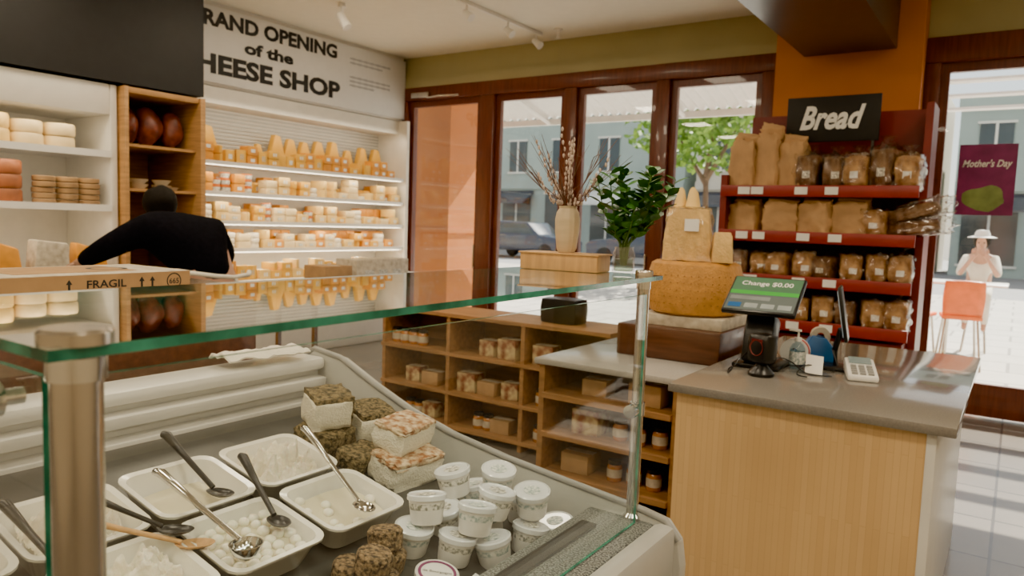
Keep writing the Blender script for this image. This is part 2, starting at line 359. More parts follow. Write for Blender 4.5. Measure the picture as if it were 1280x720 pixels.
def wedge(w=.12,h=.07,l=.16):
    b=B().prism([(-l/2,-w*.12),(l/2,-w/2),(l/2+.012,0),(l/2,w/2),(-l/2,w*.12)],'z',0,h,0,bev=.004); b.box((.0,0,h+.001),(l*.4,w*.35,.002),1)
    b.box((l/2+.008,0,h*.5),(.006,w*.32,h*.4),1); return b
def blockc(w=.11,h=.09,l=.13):
    return B().box((0,0,h/2),(l,w,h),0,bev=.008).box((l/2+.0005,0,h*.5),(.003,w*.4,h*.35),1)
def wheelc(r=.08,h=.06): return B().lathe([(0,0),(r*.93,0),(r,h*.15),(r,h*.85),(r*.93,h),(0,h)],seg=28).lathe([(0,h),(r*.55,h),(r*.55,h+.0015),(0,h+.0015)],mi=1,seg=24)
def tub(r=.05,h=.06): return B().lathe([(0,0),(r*.85,0),(r,h*.9),(r*1.06,h*.9),(r*1.06,h),(0,h)],seg=20).lathe([(r*.90,h*.2),(r*.99,h*.8)],mi=1,seg=20)
KK=[]
def proto(b,name,m1,m2,h,w,lab,cat):
    o=ob(b,name,[m1,M[m2]],label=lab,cat=cat,group='cheeses on the wall shelving'); COL.objects.unlink(o); KK.append((o,h,w)); return len(KK)-1
K_far=[proto(wedge(.14,.085,.17),'cheese_wedge',CH[0],'whiteink',.087,.142,'wrapped yellow cheese wedge with white label on the shelf','cheese'),
 proto(wedge(.15,.10,.18),'cheese_wedge',CH[2],'whiteink',.102,.152,'wrapped pale cheese wedge with white label on the shelf','cheese'),
 proto(blockc(.13,.10,.15),'cheese_block',CH[1],'whiteink',.10,.132,'golden cheese block with white label on the shelf','cheese'),
 proto(blockc(.15,.08,.15),'cheese_block',CH[3],'lblr',.08,.152,'cream cheese block with printed label on the shelf','cheese'),
 proto(wheelc(.07,.055),'cheese_round',CH[4],'lblr',.057,.142,'small white soft cheese round on the shelf','cheese'),
 proto(blockc(.11,.14,.12),'cheese_block',CH[0],'whiteink',.14,.112,'tall yellow cheese block with white label on the shelf','cheese'),
 proto(tub(.055,.07),'cheese_tub',CH[5],'lblr',.07,.12,'small round cheese tub with printed band on the shelf','tub'),
 proto(wedge(.12,.15,.14),'cheese_wedge',CH[0],'lblr',.152,.122,'tall wrapped yellow cheese wedge on the shelf','cheese')]
def stock(o,x,y,z,r=0):
    d=o.copy(); COL.objects.link(d); d.location=(x,y,z); d.rotation_euler=(0,0,r); return d
def fill(y0,y1,z,x,kinds,maxh,gap=.002,p=.85,lo=.75):
    y=y0
    while True:
        k=R.choice(kinds); o,h,w=KK[k]
        if y+w>y1: break
        zz=z; n=0; lim=maxh*R.uniform(lo,1)
        while zz+h<=z+max(lim,h) and n<5:
            stock(o,x+R.uniform(-.008,.008),y+w/2,zz+.001,R.choice((0,0,PI))+R.uniform(-.05,.05)); zz+=h+.002; n+=1
            if R.random()>p: break
        y+=w+gap+R.uniform(0,.006)
fill(4.30,7.35,SZ[0],-6.95,[K_far[i] for i in (2,5,0,7,2,5)],.27)
fill(4.30,5.2,SZ[1],-6.95,[K_far[i] for i in (6,2,6)],.25,p=.95)
fill(5.22,7.35,SZ[1],-6.95,[K_far[i] for i in (1,3,4,6,0)],.26)
fill(4.30,7.35,SZ[2],-6.95,[K_far[i] for i in (3,4,1,6,0)],.25)
fill(4.30,7.35,SZ[3],-6.95,[K_far[i] for i in (0,4,3,2,1)],.24)
fill(4.30,7.35,.84,-6.80,[K_far[i] for i in (0,7,1,2)],.26)
for z in SZ[1:]: fill(4.32,7.33,z,-7.17,[K_far[i] for i in (2,5,5,2)],.27,p=1,lo=.9)
plx=ob(B().prism([(-.1,0),(.1,0),(.02,.26),(-.03,.27)],'x',-.03,.03,bev=.006),'cheese_wedge',CH[0],loc=(-7.2,5.35,SZ[0]+.001),label='tall upright yellow cheese slice on the top shelf',cat='cheese',group='cheeses on the wall shelving')
for y in (4.5,4.72,5.6,5.8,6.0,6.22,6.45,6.7,6.95,7.2): dup(plx,(-7.2,y,SZ[0]+.001),(0,0,R.uniform(-.2,.2)),R.uniform(1.2,1.55))
K_near=[proto(wheelc(.12,.10),'whole_cheese',CH[3],'lblr',.102,.242,'cream whole round cheese stacked on the refrigerated shelf','cheese'),
 proto(wheelc(.115,.115),'whole_cheese',CH[2],'whiteink',.117,.232,'pale yellow whole round cheese on the refrigerated shelf','cheese'),
 proto(wheelc(.13,.12),'whole_cheese',CH[5],'cardw',.122,.262,'orange rinded whole round cheese on the refrigerated shelf','cheese'),
 proto(wheelc(.13,.11),'whole_cheese',CH[6],'cardw',.112,.262,'rust brown whole round cheese on the refrigerated shelf','cheese'),
 proto(wheelc(.085,.045),'cheese_round',CH[3],'lblr',.047,.172,'flat pale cheese round in a stack','cheese'),
 proto(wheelc(.085,.043),'cheese_round',CH[7],'lblr',.045,.172,'flat brown boxed cheese round in a stack','cheese')]
fill(1.9,3.34,2.02,-6.64,[K_near[0],K_near[1]],.30,p=1,lo=.95)
fill(1.9,2.75,1.56,-6.64,[K_near[2],K_near[3]],.38,p=1,lo=1)
fill(2.76,3.34,1.56,-6.60,[K_near[4],K_near[5]],.33,p=1,lo=.9)
bg=ob(B().prism([(-.16,0),(.16,0),(.12,.26),(-.13,.34)],'x',-.09,.09,bev=.02),'wrapped_cheese',[CH[1]],loc=(-6.45,2.1,.951),label='large wrapped golden cheese piece standing in the case',cat='cheese',group='wrapped cheeses in the base of the case')
dup(bg,(-6.45,2.44,.951),(0,0,.1),1); dup(bg,(-6.45,3.12,.951),(0,0,-.1),.9)
ob(B().prism([(-.14,0),(.14,0),(.13,.30),(-.11,.33)],'x',-.09,.09,bev=.02),'wrapped_cheese','cardw',loc=(-6.43,2.79,.951),label='grey-white paper wrapped cheese in the case',cat='cheese')
tb=empty('work_table','low white stock table in front of the wall shelving','table',(-5.6,5.4,0))
ob(B().box((0,0,.83),(.6,1.7,.04),bev=.005),'top','white',parent=tb)
for dx in(-.26,.26):
    for dy in (-.8,.8): ob(B().box((dx,dy,.405),(.04,.04,.81)),'leg','steel',parent=tb)
def carton(name,loc,d,m,lab,rot=0):
    e=empty(name,lab,'box',loc,(0,0,rot)); ob(B().box((0,0,d[2]/2),d,bev=.003),'body',m,parent=e)
    ob(B().box((0,0,d[2]+.001),(d[0]*1.002,.05,.002)),'tape','cardw',parent=e); return e
c=carton('cardboard_box',(-5.55,5.55,.85),(.3,.75,.27),'cardw','white printed cardboard carton on the stock table')
for yy in (-.2,0,.2): ob(B().box((.151,yy,.12),(.002,.12,.09)),'print','lblr',parent=c)
carton('cardboard_box',(-5.5,4.90,.85),(.3,.34,.22),'card','brown cardboard carton on the stock table')

# ------------------------------------------------------------------ people
def skin_mesh(vs,es,sub=2):
    me=bpy.data.meshes.new('sk'); me.from_pydata([v[0] for v in vs],es,[]); o=bpy.data.objects.new('sk',me); COL.objects.link(o)
    sm=o.modifiers.new('s','SKIN'); sm.use_smooth_shade=True
    for i,v in enumerate(vs):
        r=v[1]; o.data.skin_vertices[0].data[i].radius=(r,r) if not isinstance(r,tuple) else r
    o.data.skin_vertices[0].data[0].use_root=True
    ss=o.modifiers.new('u','SUBSURF'); ss.levels=sub; ss.render_levels=sub
    dg=bpy.context.evaluated_depsgraph_get(); dg.update()
    out=bpy.data.meshes.new_from_object(o.evaluated_get(dg)); bpy.data.objects.remove(o); return out
def add_hand(vs,es,wi,d,side):
    w=Vector(vs[wi][0]); d=Vector(d).normalized(); side=Vector(side).normalized(); n=d.cross(side)
    palm=len(vs); vs.append((tuple(w+d*.05),(.036,.016))); es.append((wi,palm))
    for k,(o,l) in enumerate(((-.03,.065),(-.011,.075),(.009,.072),(.028,.055))):
        a=len(vs); vs.append((tuple(w+d*.09+side*o),.0095)); es.append((palm,a))
        vs.append((tuple(w+d*(.09+l*.5)+side*o*1.15+n*.008),.009)); es.append((a,a+1))
        vs.append((tuple(w+d*(.09+l*.9)+side*o*1.2+n*.028),.0075)); es.append((a+1,a+2))
    a=len(vs); vs.append((tuple(w+d*.035-side*.04+n*.01),.011)); es.append((palm,a))
    vs.append((tuple(w+d*.07-side*.058+n*.025),.009)); es.append((a,a+1))
def headb(c,fwd,up,s=1,hair=1.08):
    fwd=Vector(fwd).normalized(); up=Vector(up).normalized(); lat=up.cross(fwd).normalized(); up=fwd.cross(lat)
    mx=Matrix.Translation(c)@Matrix((fwd,lat,up)).transposed().to_4x4()
    t=B()
    t.ball((0,0,0),.1*s,0,(.95,.76,1.12),24); t.ball((.035*s,0,-.05*s),.07*s,0,(.9,.8,.95),20)
    t.ball((.098*s,0,-.012*s),.014*s,0,(1.2,.8,1.5),10)
    t.ball((.092*s,0,-.05*s),.018*s,0,(.6,1.3,.4),10)
    for q in (-1,1):
        t.ball((.083*s,q*.03*s,.008*s),.012*s,1,(.7,1.2,.8),10); t.ball((0,q*.077*s,-.01*s),.024*s,0,(.6,.3,1),10)
    bmesh.ops.transform(t.bm,matrix=mx,verts=t.bm.verts)
    h=B(); h.ball((-.022*s,0,.018*s),.108*s*hair,0,(.98,.92,1.10),24,amp=.14); bmesh.ops.transform(h.bm,matrix=mx,verts=h.bm.verts)
    return t,h
def person(label,root,vs,es,head,fwd,up,cloth_sets,hairm='hair',hair=1.0):
    e=empty('person',label,'person',root)
    r=Vector(root)
    vs=[((Vector(v[0])-r)[:],v[1]) for v in vs]
    me=skin_mesh(vs,es); t,h=headb(Vector(head)-r,fwd,up,hair=hair); t.bm.from_mesh(me)
    ob(t,'body',['skin','ink'],parent=e,ang=80)
    ob(h,'hair',hairm,parent=e,ang=80)
    for nm,idx,gr,m in cloth_sets:
        mp={j:i for i,j in enumerate(idx)}
        cv=[(vs[j][0],(vs[j][1]+gr) if not isinstance(vs[j][1],tuple) else (vs[j][1][0]+gr,vs[j][1][1]+gr)) for j in idx]
        ce=[(mp[a],mp[c]) for a,c in es if a in mp and c in mp]
        cm=skin_mesh(cv,ce); cm.materials.clear(); cm.materials.append(M[m]); ob(cm,nm,None,parent=e)
    return e
P=[]; E=[]
def pv(c,r): P.append((c,r)); return len(P)-1
pel=pv((-4.78,3.20,.98),(.17,.15)); sp=pv((-4.88,3.16,1.17),(.18,.15)); ch=pv((-5.03,3.10,1.35),(.20,.16)); nk=pv((-5.22,3.10,1.47),.07); hd=pv((-5.30,3.11,1.51),.06)
E+=[(pel,sp),(sp,ch),(ch,nk),(nk,hd)]
s1=pv((-5.08,2.84,1.41),.10); e1=pv((-5.12,2.58,1.27),.065); w1=pv((-5.36,2.54,1.17),.034); E+=[(ch,s1),(s1,e1),(e1,w1)]
s2=pv((-5.04,3.34,1.40),.10); e2=pv((-5.08,3.50,1.18),.065); w2=pv((-5.33,3.42,1.10),.034); E+=[(ch,s2),(s2,e2),(e2,w2)]
h1=pv((-4.78,3.10,.90),.11); k1=pv((-4.90,3.07,.50),.065); a1=pv((-4.78,3.06,.09),.045); f1=pv((-4.94,3.05,.04),.036)
h2=pv((-4.78,3.30,.90),.11); k2=pv((-4.88,3.33,.50),.065); a2=pv((-4.76,3.34,.09),.045); f2=pv((-4.92,3.35,.04),.036)
E+=[(pel,h1),(h1,k1),(k1,a1),(a1,f1),(pel,h2),(h2,k2),(k2,a2),(a2,f2)]
add_hand(P,E,w1,(-1,-.1,-.3),(0,1,0)); add_hand(P,E,w2,(-1,0,-.3),(0,-1,0))
pw=person('person bending forward in black sweater with white apron string',(-4.8,3.15,0),P,E,(-5.36,3.12,1.575),(-.6,-.1,-.9),(-.9,0,.5),
  [('sweater',[pel,sp,ch,nk,s1,e1,w1,s2,e2,w2],.02,'navy'),('trousers',[pel,h1,k1,a1,h2,k2,a2],.016,'navy')],hair=1.18)
b=B(); b.tube([(-.02,-.23,1.13),(.10,-.19,1.12),(.20,-.06,1.10),(.225,.06,1.09),(.19,.20,1.10),(.06,.30,1.11)],.016).tube([(.22,.06,1.09),(.25,.11,1.0),(.23,.13,.92)],.013)
ob(b,'apron_string','cloth',parent=pw)

# ------------------------------------------------------------------ display case
dc=empty('display_case','glass fronted refrigerated deli display case with steel posts','display case',(-1.2,.95,0))
def D(x,y,z): return (x+1.2,y-.95,z)
def db(b,lo,hi,mi=0,bev=0): return b.b2(D(*lo),D(*hi),mi,bev)
def deck(x): return .76+.2*(-.78-x)
b=B(); db(b,(-1.86,.30,.08),(-.64,1.60,.62),bev=.02); db(b,(-.80,.30,.62),(-.66,1.60,.82)); db(b,(-1.88,.30,.62),(-1.80,1.60,.86))
ob(b,'body','ltgrey',parent=dc)
b=B(); b.prism([(-1.80+1.2,deck(-1.80)),(-.80+1.2,deck(-.80)),(-.80+1.2,deck(-.8)-.02),(-1.80+1.2,deck(-1.8)-.02)],'y',-.63,.63)
ob(b,'deck','deck',parent=dc)
b=B(); db(b,(-1.90,.30,.86),(-1.84,1.60,1.06)); db(b,(-1.94,.28,1.06),(-1.80,1.60,1.10),bev=.015)
for k,z in enumerate((.90,.965,1.03)):
    b.prism([(-1.84+1.2,z-.03),(-1.79+1.2,z-.022),(-1.785+1.2,z+.008),(-1.84+1.2,z+.012)],'y',-.64,.64,bev=.003)
ob(b,'back_panel','case',parent=dc)
def endprof(t=0): return [(-1.92,.10),(-1.92,1.08),(-1.86,1.115),(-1.74,1.10),(-1.60,1.04),(-1.45,.985),(-1.29,.945),(-1.1,.915),(-.92,.895),(-.70,.872),(-.635,.86),(-.60,.82),(-.59,.76),(-.60,.10)]
b=B().prism([(x+1.2,z) for x,z in endprof()],'y',.65,.69,bev=.006)
ob(b,'end_panel','ltgrey',parent=dc)
b=B().prism([(x+1.2,z) for x,z in endprof()],'y',-.69,-.65,bev=.006)
ob(b,'end_panel','ltgrey',parent=dc)
b=B().tube([(x+1.2,.655,z+.004) for x,z in endprof()[1:12]],.009)
ob(b,'edge_trim','grey',parent=dc)
b=B(); db(b,(-.835,.30,.82),(-.66,1.61,.85),bev=.006)
ob(b,'front_rail','speck',parent=dc)
ob(B().b2(D(-.80,.30,.85),D(-.76,1.50,.858),bev=.002),'ticket_rail','blackp',parent=dc)
ob(B().b2(D(-.66,.30,.70),D(-.605,1.61,.86),bev=.02),'bumper','ltgrey',parent=dc)
def glasspanel(name,lo,hi,m='glass',thin='x',skew=None):
    t=bmesh.new(); bmesh.ops.create_cube(t,size=1); d=[abs(q-p) for p,q in zip(lo,hi)]; bmesh.ops.scale(t,vec=d,verts=t.verts)
    ax='xyz'.index(thin); c=[(p+q)/2 for p,q in zip(lo,hi)]
    bmesh.ops.transform(t,matrix=Matrix.Translation(D(*c)),verts=t.verts)
    me=bpy.data.meshes.new('g')
    if skew:
        for v in t.verts:
            if v.co.y>0 and v.co.x>.3: v.co.x+=skew
    t.normal_update()
    for f in t.faces: f.material_index=0 if abs(f.normal[ax])>.5 else 1
    t.to_mesh(me); t.free(); me.materials.append(M[m]); me.materials.append(M['gedge'])
    return ob(me,name,None,parent=dc)
glasspanel('glass_top',(-1.06,.27,1.426),(-.625,1.645,1.436),'topg','z',-.065)
glasspanel('front_glass',(-.703,.345,.852),(-.697,1.575,1.395),'glass','x')
glasspanel('end_glass',(-1.06,.297,1.0),(-.70,.303,1.40),'glass','y')
for (px,py,r) in ((-.650,.303,.0205),(-.718,1.60,.0145)):
    p=ob(B().cyl(D(px,py,.84),D(px,py,1.405),r,mi=0,seg=32),'post','steel',parent=dc)
    r2=r*1.45
    ob(B().lathe([(0,0),(r2,0),(r2,.010),(r2*.9,.013),(0,.013)],D(px,py,1.436),seg=32),'cap','steel',parent=p)
    ob(B().lathe([(r*1.15,0),(r*1.15,.02),(0,.02)],D(px,py,1.405),seg=32),'collar','chrome',parent=p)
    ob(B().lathe([(0,-.001),(r*1.5,-.001),(r*1.5,.012),(r,.02)],D(px,py,.845),seg=32),'base_ring','chrome',parent=p)
ob(B().cyl(D(-.715,1.57,1.12),D(-.715,1.55,1.12),.016).cyl(D(-.715,1.60,1.12),D(-.715,1.57,1.12),.009).cyl(D(-.718,1.6,1.105),D(-.718,1.6,1.135),.018),'clamp','chrome',parent=dc)
ob(B().cyl(D(-.77,.29,1.37),D(-.77,.272,1.37),.017).cyl(D(-.77,.31,1.37),D(-.77,.29,1.37),.008),'clamp','chrome',parent=dc)
t=B()
tm=bmesh.new(); bmesh.ops.create_grid(tm,x_segments=40,y_segments=18,size=.5)
for v in tm.verts:
    x,y=v.co.x,v.co.y; z=.016+.012*noise.noise(Vector((x*5,y*4,1)))+.005*noise.noise(Vector((x*15,y*9,4)))
    v.co=Vector((y*.12+.03*noise.noise(Vector((x*3,0,2))),x*.27,max(.002,z)+.012*(1-abs(2*y)) ))
t.merge(tm); bmesh.ops.solidify(t.bm,geom=t.bm.faces[:],thickness=.005)
ob(t,'towel','cloth',loc=(-1.865,1.40,1.108),rot=(0,0,-.1),label='folded white cotton towel lying on the back edge of the case',cat='towel',ang=80)

slope=math.atan(.2)
def tray_mesh():
    b=B(); t=bmesh.new()
    def ring(w,l,z,r=.03,n=5):
        vs=[]
        for (cx,cy,a0) in ((w/2-r,l/2-r,0),(-w/2+r,l/2-r,PI/2),(-w/2+r,-l/2+r,PI),(w/2-r,-l/2+r,1.5*PI)):
            for k in range(n):
                a=a0+PI/2*k/(n-1); vs.append(t.verts.new((cx+r*math.cos(a),cy+r*math.sin(a),z)))
        return vs
    rs=[ring(.125,.14,0,.025),ring(.15,.165,.012,.03),ring(.185,.202,.066,.032),ring(.205,.222,.072,.035),ring(.205,.222,.077,.035),ring(.180,.197,.075,.03),ring(.148,.163,.018,.028),ring(.12,.135,.01,.022)]
    for a,c in zip(rs,rs[1:]):
        n=len(a)
        for i in range(n): t.faces.new((a[i],a[(i+1)%n],c[(i+1)%n],c[i]))
    t.faces.new(rs[0][::-1]); t.faces.new(rs[-1]); bmesh.ops.recalc_face_normals(t,faces=t.faces)
    return b.merge(t)
TR=[(-1.435,1.12),(-1.435,.885),(-1.435,.65),(-1.215,1.12),(-1.215,.885),(-1.215,.65),(-1.215,.42),(-1.435,.42)]
tm0=tray_mesh().mesh('serving_tray','ceramic',60)
def fillm(kind,seed,h):
    b=B(); t=bmesh.new(); bmesh.ops.create_grid(t,x_segments=44,y_segments=44,size=.5)
    for v in t.verts:
        x,y=v.co.x,v.co.y
        m=max(abs(x),abs(y))*2; ll_=math.hypot(x,y)*2 or 1
        f=1-.13*(m**4)*(1-m/ll_ if ll_>m else 0)*3
        w=.125+(h-.02)*.62; l=w+.016
        z=h+ (.034*(1-m*m)+.030*noise.noise(Vector((x*6,y*6,seed)))*2*(1-m**6)+.014*noise.noise(Vector((x*20,y*20,seed))) if kind=='r' else .001)
        v.co=Vector((x*w*f,y*l*f,max(z,.02)))
    return b.merge(t)
for i,(x,y) in enumerate(TR):
    z=deck(x)+.003
    ob(tm0,'serving_tray',None,loc=(x,y,z),rot=(0,slope,0),label='deep white melamine serving tray filled with fresh cheese in the case',cat='tray',group='white serving trays in the display case')
    k={0:('r',.052),1:('w',.035),2:('r',.052),3:('w',.050),4:('w',.050),5:('r',.05),6:('r',.045),7:('r',.055)}[i]
    ob(fillm(k[0],i*3.3,k[1]),'fresh_cheese' if k[0]=='r' else 'cheese_brine','ricotta' if k[0]=='r' else 'whey',loc=(x,y,z),rot=(0,slope,0),
       label='crumbly white ricotta heaped in a serving tray' if k[0]=='r' else 'pale creamy brine filling a serving tray',cat='cheese',kind='stuff',ang=80)
mo=None
def balls(tx,ty,n,r,h):
    global mo
    placed=[]
    tries=0
    while len(placed)<n and tries<4000:
        tries+=1; u=R.uniform(-.070,.070); v=R.uniform(-.077,.077)
        if all((u-a)**2+(v-c)**2>(r*1.8)**2 for a,c in placed): placed.append((u,v))
    for u,v in placed:
        p=Vector((tx,ty,deck(tx)+.003))+Euler((0,slope,0)).to_matrix()@Vector((u,v,h+r*.35))
        if mo is None:
            mo=ob(B().ball((0,0,0),r,0,(1,1,.85),16,amp=.08),'mozzarella_ball','mozz',loc=p,label='small white mozzarella ball floating in brine',cat='cheese',group='mozzarella balls in trays',ang=80)
        else: dup(mo,p,(0,0,R.uniform(0,6)),R.uniform(.85,1.1))
balls(-1.215,.885,36,.0125,.050)
balls(-1.215,1.12,9,.0125,.048)
def spoon(name,p0,p1,m,lab,kind,r=.005,bow=.0):
    p0=Vector(p0);p1=Vector(p1); e=empty(name,lab,'spoon',p1); a=p0-p1; mid=a*.5+Vector((0,0,bow))
    ob(B().tube([a+Vector((0,0,-.006)),a*.92+Vector((0,0,.002)),mid,a*.12,(0,0,0)],[r*1.3,r*1.6,r,r*.9,r*.9],seg=10),'handle',m,parent=e)
    if kind=='ladle':
        pr=[(0,-.030),(.014,-.028),(.026,-.016),(.031,0),(.029,0),(.024,-.014),(.013,-.025),(0,-.027)]
        ob(B().lathe(pr,(.022,-.002,.0),seg=28),'bowl',m,parent=e)
    else:
        d=(-a).normalized(); q=Matrix.Translation((d.x*.025,d.y*.025,d.z*.01))@Matrix.Rotation(math.atan2(d.y,d.x),4,'Z')
        t=B(); t.lathe([(0,-.010),(.010,-.009),(.018,-.004),(.021,0),(.019,0),(.016,-.003),(.009,-.0065),(0,-.0075)],seg=24); bmesh.ops.scale(t.bm,vec=(1.7,1,1),verts=t.bm.verts); bmesh.ops.transform(t.bm,matrix=q,verts=t.bm.verts)
        ob(t,'bowl',m,parent=e)
    return e
def zz(x,h): return .85+.2*(-.78-x)+h
spoon('spoon',(-1.55,.905,zz(-1.55,.05)),(-1.40,.93,zz(-1.40,-.02)),'blackp','black plastic serving spoon resting in a cheese tray','s',.0065)
spoon('spoon',(-1.38,.985,zz(-1.38,.05)),(-1.22,.95,zz(-1.22,-.005)),'blackp','black plastic serving spoon resting over the tray rim','s',.0065)
spoon('spoon',(-1.42,1.19,zz(-1.42,.055)),(-1.14,1.11,zz(-1.14,.012)),'chrome','long steel slotted serving spoon across a tray','s',.0055)
spoon('ladle',(-1.40,.80,zz(-1.40,.055)),(-1.145,.815,zz(-1.145,.025)),'chrome','stainless steel ladle lying in the mozzarella tray','ladle',.0062)
spoon('spoon',(-1.37,.61,zz(-1.37,.03)),(-1.235,.755,zz(-1.235,-.002)),'wood_spoon','wooden spoon across the mozzarella tray','s',.005)
spoon('spoon',(-1.44,.54,zz(-1.44,.05)),(-1.27,.565,zz(-1.27,.0)),'blackp','black plastic serving spoon in a ricotta tray','s',.0065)
spoon('spoon',(-1.40,.665,zz(-1.40,.04)),(-1.28,.745,zz(-1.28,.01)),'blackp','black plastic spoon with short handle in a tray','s')

def cblock(loc,d,rot,lab,kind,seed):
    e=empty('cheese_block' ,lab,'cheese',loc,rot)
    if kind=='herb':
        ob(B().lump((-d[0]*.03,d[1]*.03,d[2]/2),d,0,amp=.04,round_=.3,seed=seed),'rind','herb',parent=e,ang=80)
        ob(B().lump((d[0]*.02,-d[1]*.02,d[2]*.46),(d[0]*.98,d[1]*.98,d[2]*.80),0,amp=.05,round_=.3,seed=seed+1,cuts=5),'paste','paste',parent=e,ang=80)
    elif kind=='dark':
        ob(B().lump((0,0,d[2]/2),d,0,amp=.06,round_=.4,seed=seed),'rind','herb',parent=e,ang=80)
    else:
        ob(B().lump((0,0,d[2]*.45),(d[0],d[1],d[2]*.9),0,amp=.06,round_=.35,seed=seed),'paste','paste',parent=e,ang=80)
        ob(B().lump((0,0,d[2]*.9),(d[0]*1.0,d[1]*1.0,d[2]*.22),0,amp=.06,round_=.35,seed=seed),'rind','flakes',parent=e,ang=80)
    return e
cblock((-1.54,1.36,deck(-1.54)),(.12,.13,.065),(0,slope,.2),'herb-crusted goat cheese block lying on the case deck','dark',1)
cblock((-1.54,1.37,deck(-1.54)+.065),(.10,.11,.095),(0,slope,-.35),'herb-crusted goat cheese block with white cut face on top','herb',2)
cblock((-1.52,1.51,deck(-1.52)),(.11,.11,.10),(0,slope,-.3),'herb-crusted goat cheese block with white cut face','herb',3)
cblock((-1.415,1.38,deck(-1.415)),(.09,.12,.045),(0,slope,.1),'small dark herb-crusted cheese block on the deck','dark',4)
cblock((-1.30,1.43,deck(-1.30)),(.11,.17,.075),(0,slope,-.1),'white cheese block with chilli flake crust on the deck','chilli',5)
cblock((-1.33,1.45,deck(-1.33)+.072),(.10,.15,.07),(0,slope,.15),'white cheese block with chilli flake crust stacked on top','chilli',6)
hr=ob(B().lathe([(0,0),(.030,0),(.036,.006),(.037,.04),(.031,.047),(0,.047)],seg=28,rib=.02,ribn=7),'seeded_cheese_round','seed',loc=(-1.045,1.10,deck(-1.045)),rot=(0,slope,0),label='small dark seed-coated goat cheese round in the case',cat='cheese',group='seed coated cheese rounds')
for x,y,dz in ((-1.04,1.09,.048),(-.985,1.03,0),(-1.06,1.005,0),(-1.00,1.01,.048),(-1.02,.93,.0),(-.94,.965,0),(-1.05,.85,0),(-.965,.86,0),(-1.06,.76,0)):
    dup(hr,(x,y,deck(x)+dz),(0,slope,R.uniform(0,6)),1)
def cup(lblm):
    e=empty('cheese_tub','white round tub of fresh cheese with printed label and lid','tub',group='fresh cheese tubs in the display case')
    ob(B().lathe([(0,0),(.033,0),(.035,.004),(.041,.058),(.0,.058)],seg=36),'tub','tub',parent=e)
    ob(B().lathe([(.0362,.018),(.0400,.046)],seg=36),'label',lblm,parent=e)
    ob(B().lathe([(.041,.052),(.044,.053),(.044,.063),(.041,.065),(.039,.0625),(0,.0625)],seg=36),'lid','lid',parent=e)
    ob(B().lathe([(0,.0632),(.020,.0632),(.020,.0636),(0,.0636)],seg=28),'lid_print',lblm,parent=e)
    return e
ca=cup('lblb'); cb=cup('lblr')
low=[(-1.06,1.19),(-.975,1.235),(-.91,1.31),(-.895,1.41),(-.865,1.505),(-1.07,1.32),(-1.0,1.405),(-.975,1.51),(-1.09,1.47)]
hi=[(-1.035,1.215),(-.945,1.27),(-.965,1.365),(-.915,1.46),(-1.08,1.375),(-1.03,1.475)]
for i,(x,y) in enumerate(low+hi):
    s=[ca,cb][i%2]; zc=deck(x)+(0 if i<len(low) else .068)
    if i<2: s=[ca,cb][i]; s.location=(x,y,zc); s.rotation_euler=(0,slope,i)
    else: dup(s,(x,y,zc),(0,slope,R.uniform(0,6)))
fl=empty('cheese_tub','flat wide tub of soft cheese with printed brown lid','tub',(-.935,1.125,deck(-.935)),(0,slope,0))
ob(B().lathe([(0,0),(.036,0),(.043,.035),(0,.035)],seg=36),'tub','tub',parent=fl)
ob(B().lathe([(.043,.031),(.046,.032),(.046,.042),(.043,.044),(.041,.042),(0,.042)],seg=36),'lid','tub',parent=fl)
text('de Bourgogne','ink',fl,(0,0,.0435),(0,0,PI/2-.9),w=.06)
ob(B().lathe([(.034,.0425),(.040,.0425),(.040,.0430),(.034,.0430)],seg=36),'lid_print','purple',parent=fl)
for (x,y,r) in ((-.87,1.19,.2),(-.87,1.04,-.2),(-.87,.88,.1)):
    e=empty('price_card','small white printed price card lying in the case','card',(x,y,deck(x)+.012),(0,.35,r),group='price cards in the case')
    ob(B().box((0,0,0),(.055,.08,.002)),'card','whiteink',parent=e)
    b=B()
    for k in range(4): b.box((-.016+k*.011,0,.0015),(.003,.055-.01*(k%2),.001))
    ob(b,'print','ink',parent=e)

st=empty('service_cabinet','dark brown service cabinet behind the display case','cabinet',(-2.5,.9,0))
ob(B().box((0,0,.63),(.56,1.5,1.26),bev=.01),'body','walnut',parent=st)
ob(B().box((0,0,1.278),(.60,1.54,.02),bev=.004),'top','steel',parent=st)
bx=empty('cardboard_box','flat printed cardboard cheese box marked fragile','box',(-2.40,1.10,1.289),(0,0,.06))
ob(B().box((0,0,.033),(.34,.60,.066),bev=.002),'body','cardw',parent=bx)
ob(B().box((-.02,-.02,.0665),(.24,.36,.001)),'top_print','card',parent=bx)
ob(B().lathe([(.045,.0675),(.060,.0675)],(0,.12,0),seg=32),'top_emblem','ink',parent=bx)
ob(B().box((.1712,0,.033),(.001,.596,.062)),'side_print','card',parent=bx)
text('FRAGIL','ink',bx,(.1725,.02,.036),tr,w=.12,h=.024,off=.02)
for yy in (-.09,.13,.165): ob(B().prism([(yy-.003,.018),(yy+.003,.018),(yy+.003,.038),(yy+.009,.038),(yy,.052),(yy-.009,.038),(yy-.003,.038)],'x',.1715,.1725),'arrow','ink',parent=bx)
ob(B().lathe([(.022,0),(.026,0)],(.1722,.24,.034),seg=28,mx=Matrix.Rotation(PI/2,4,'Y')),'emblem','ink',parent=bx)
text('665','ink',bx,(.1725,.24,.034),tr,w=.034,off=.02)
ob(B().lathe([(0,0),(.03,0),(.03,.02),(.0,.02)],(0,0,0),seg=24),'tape_roll','cardw',loc=(-2.40,.86,1.3568),label='small roll of tape on the cardboard box',cat='tape')

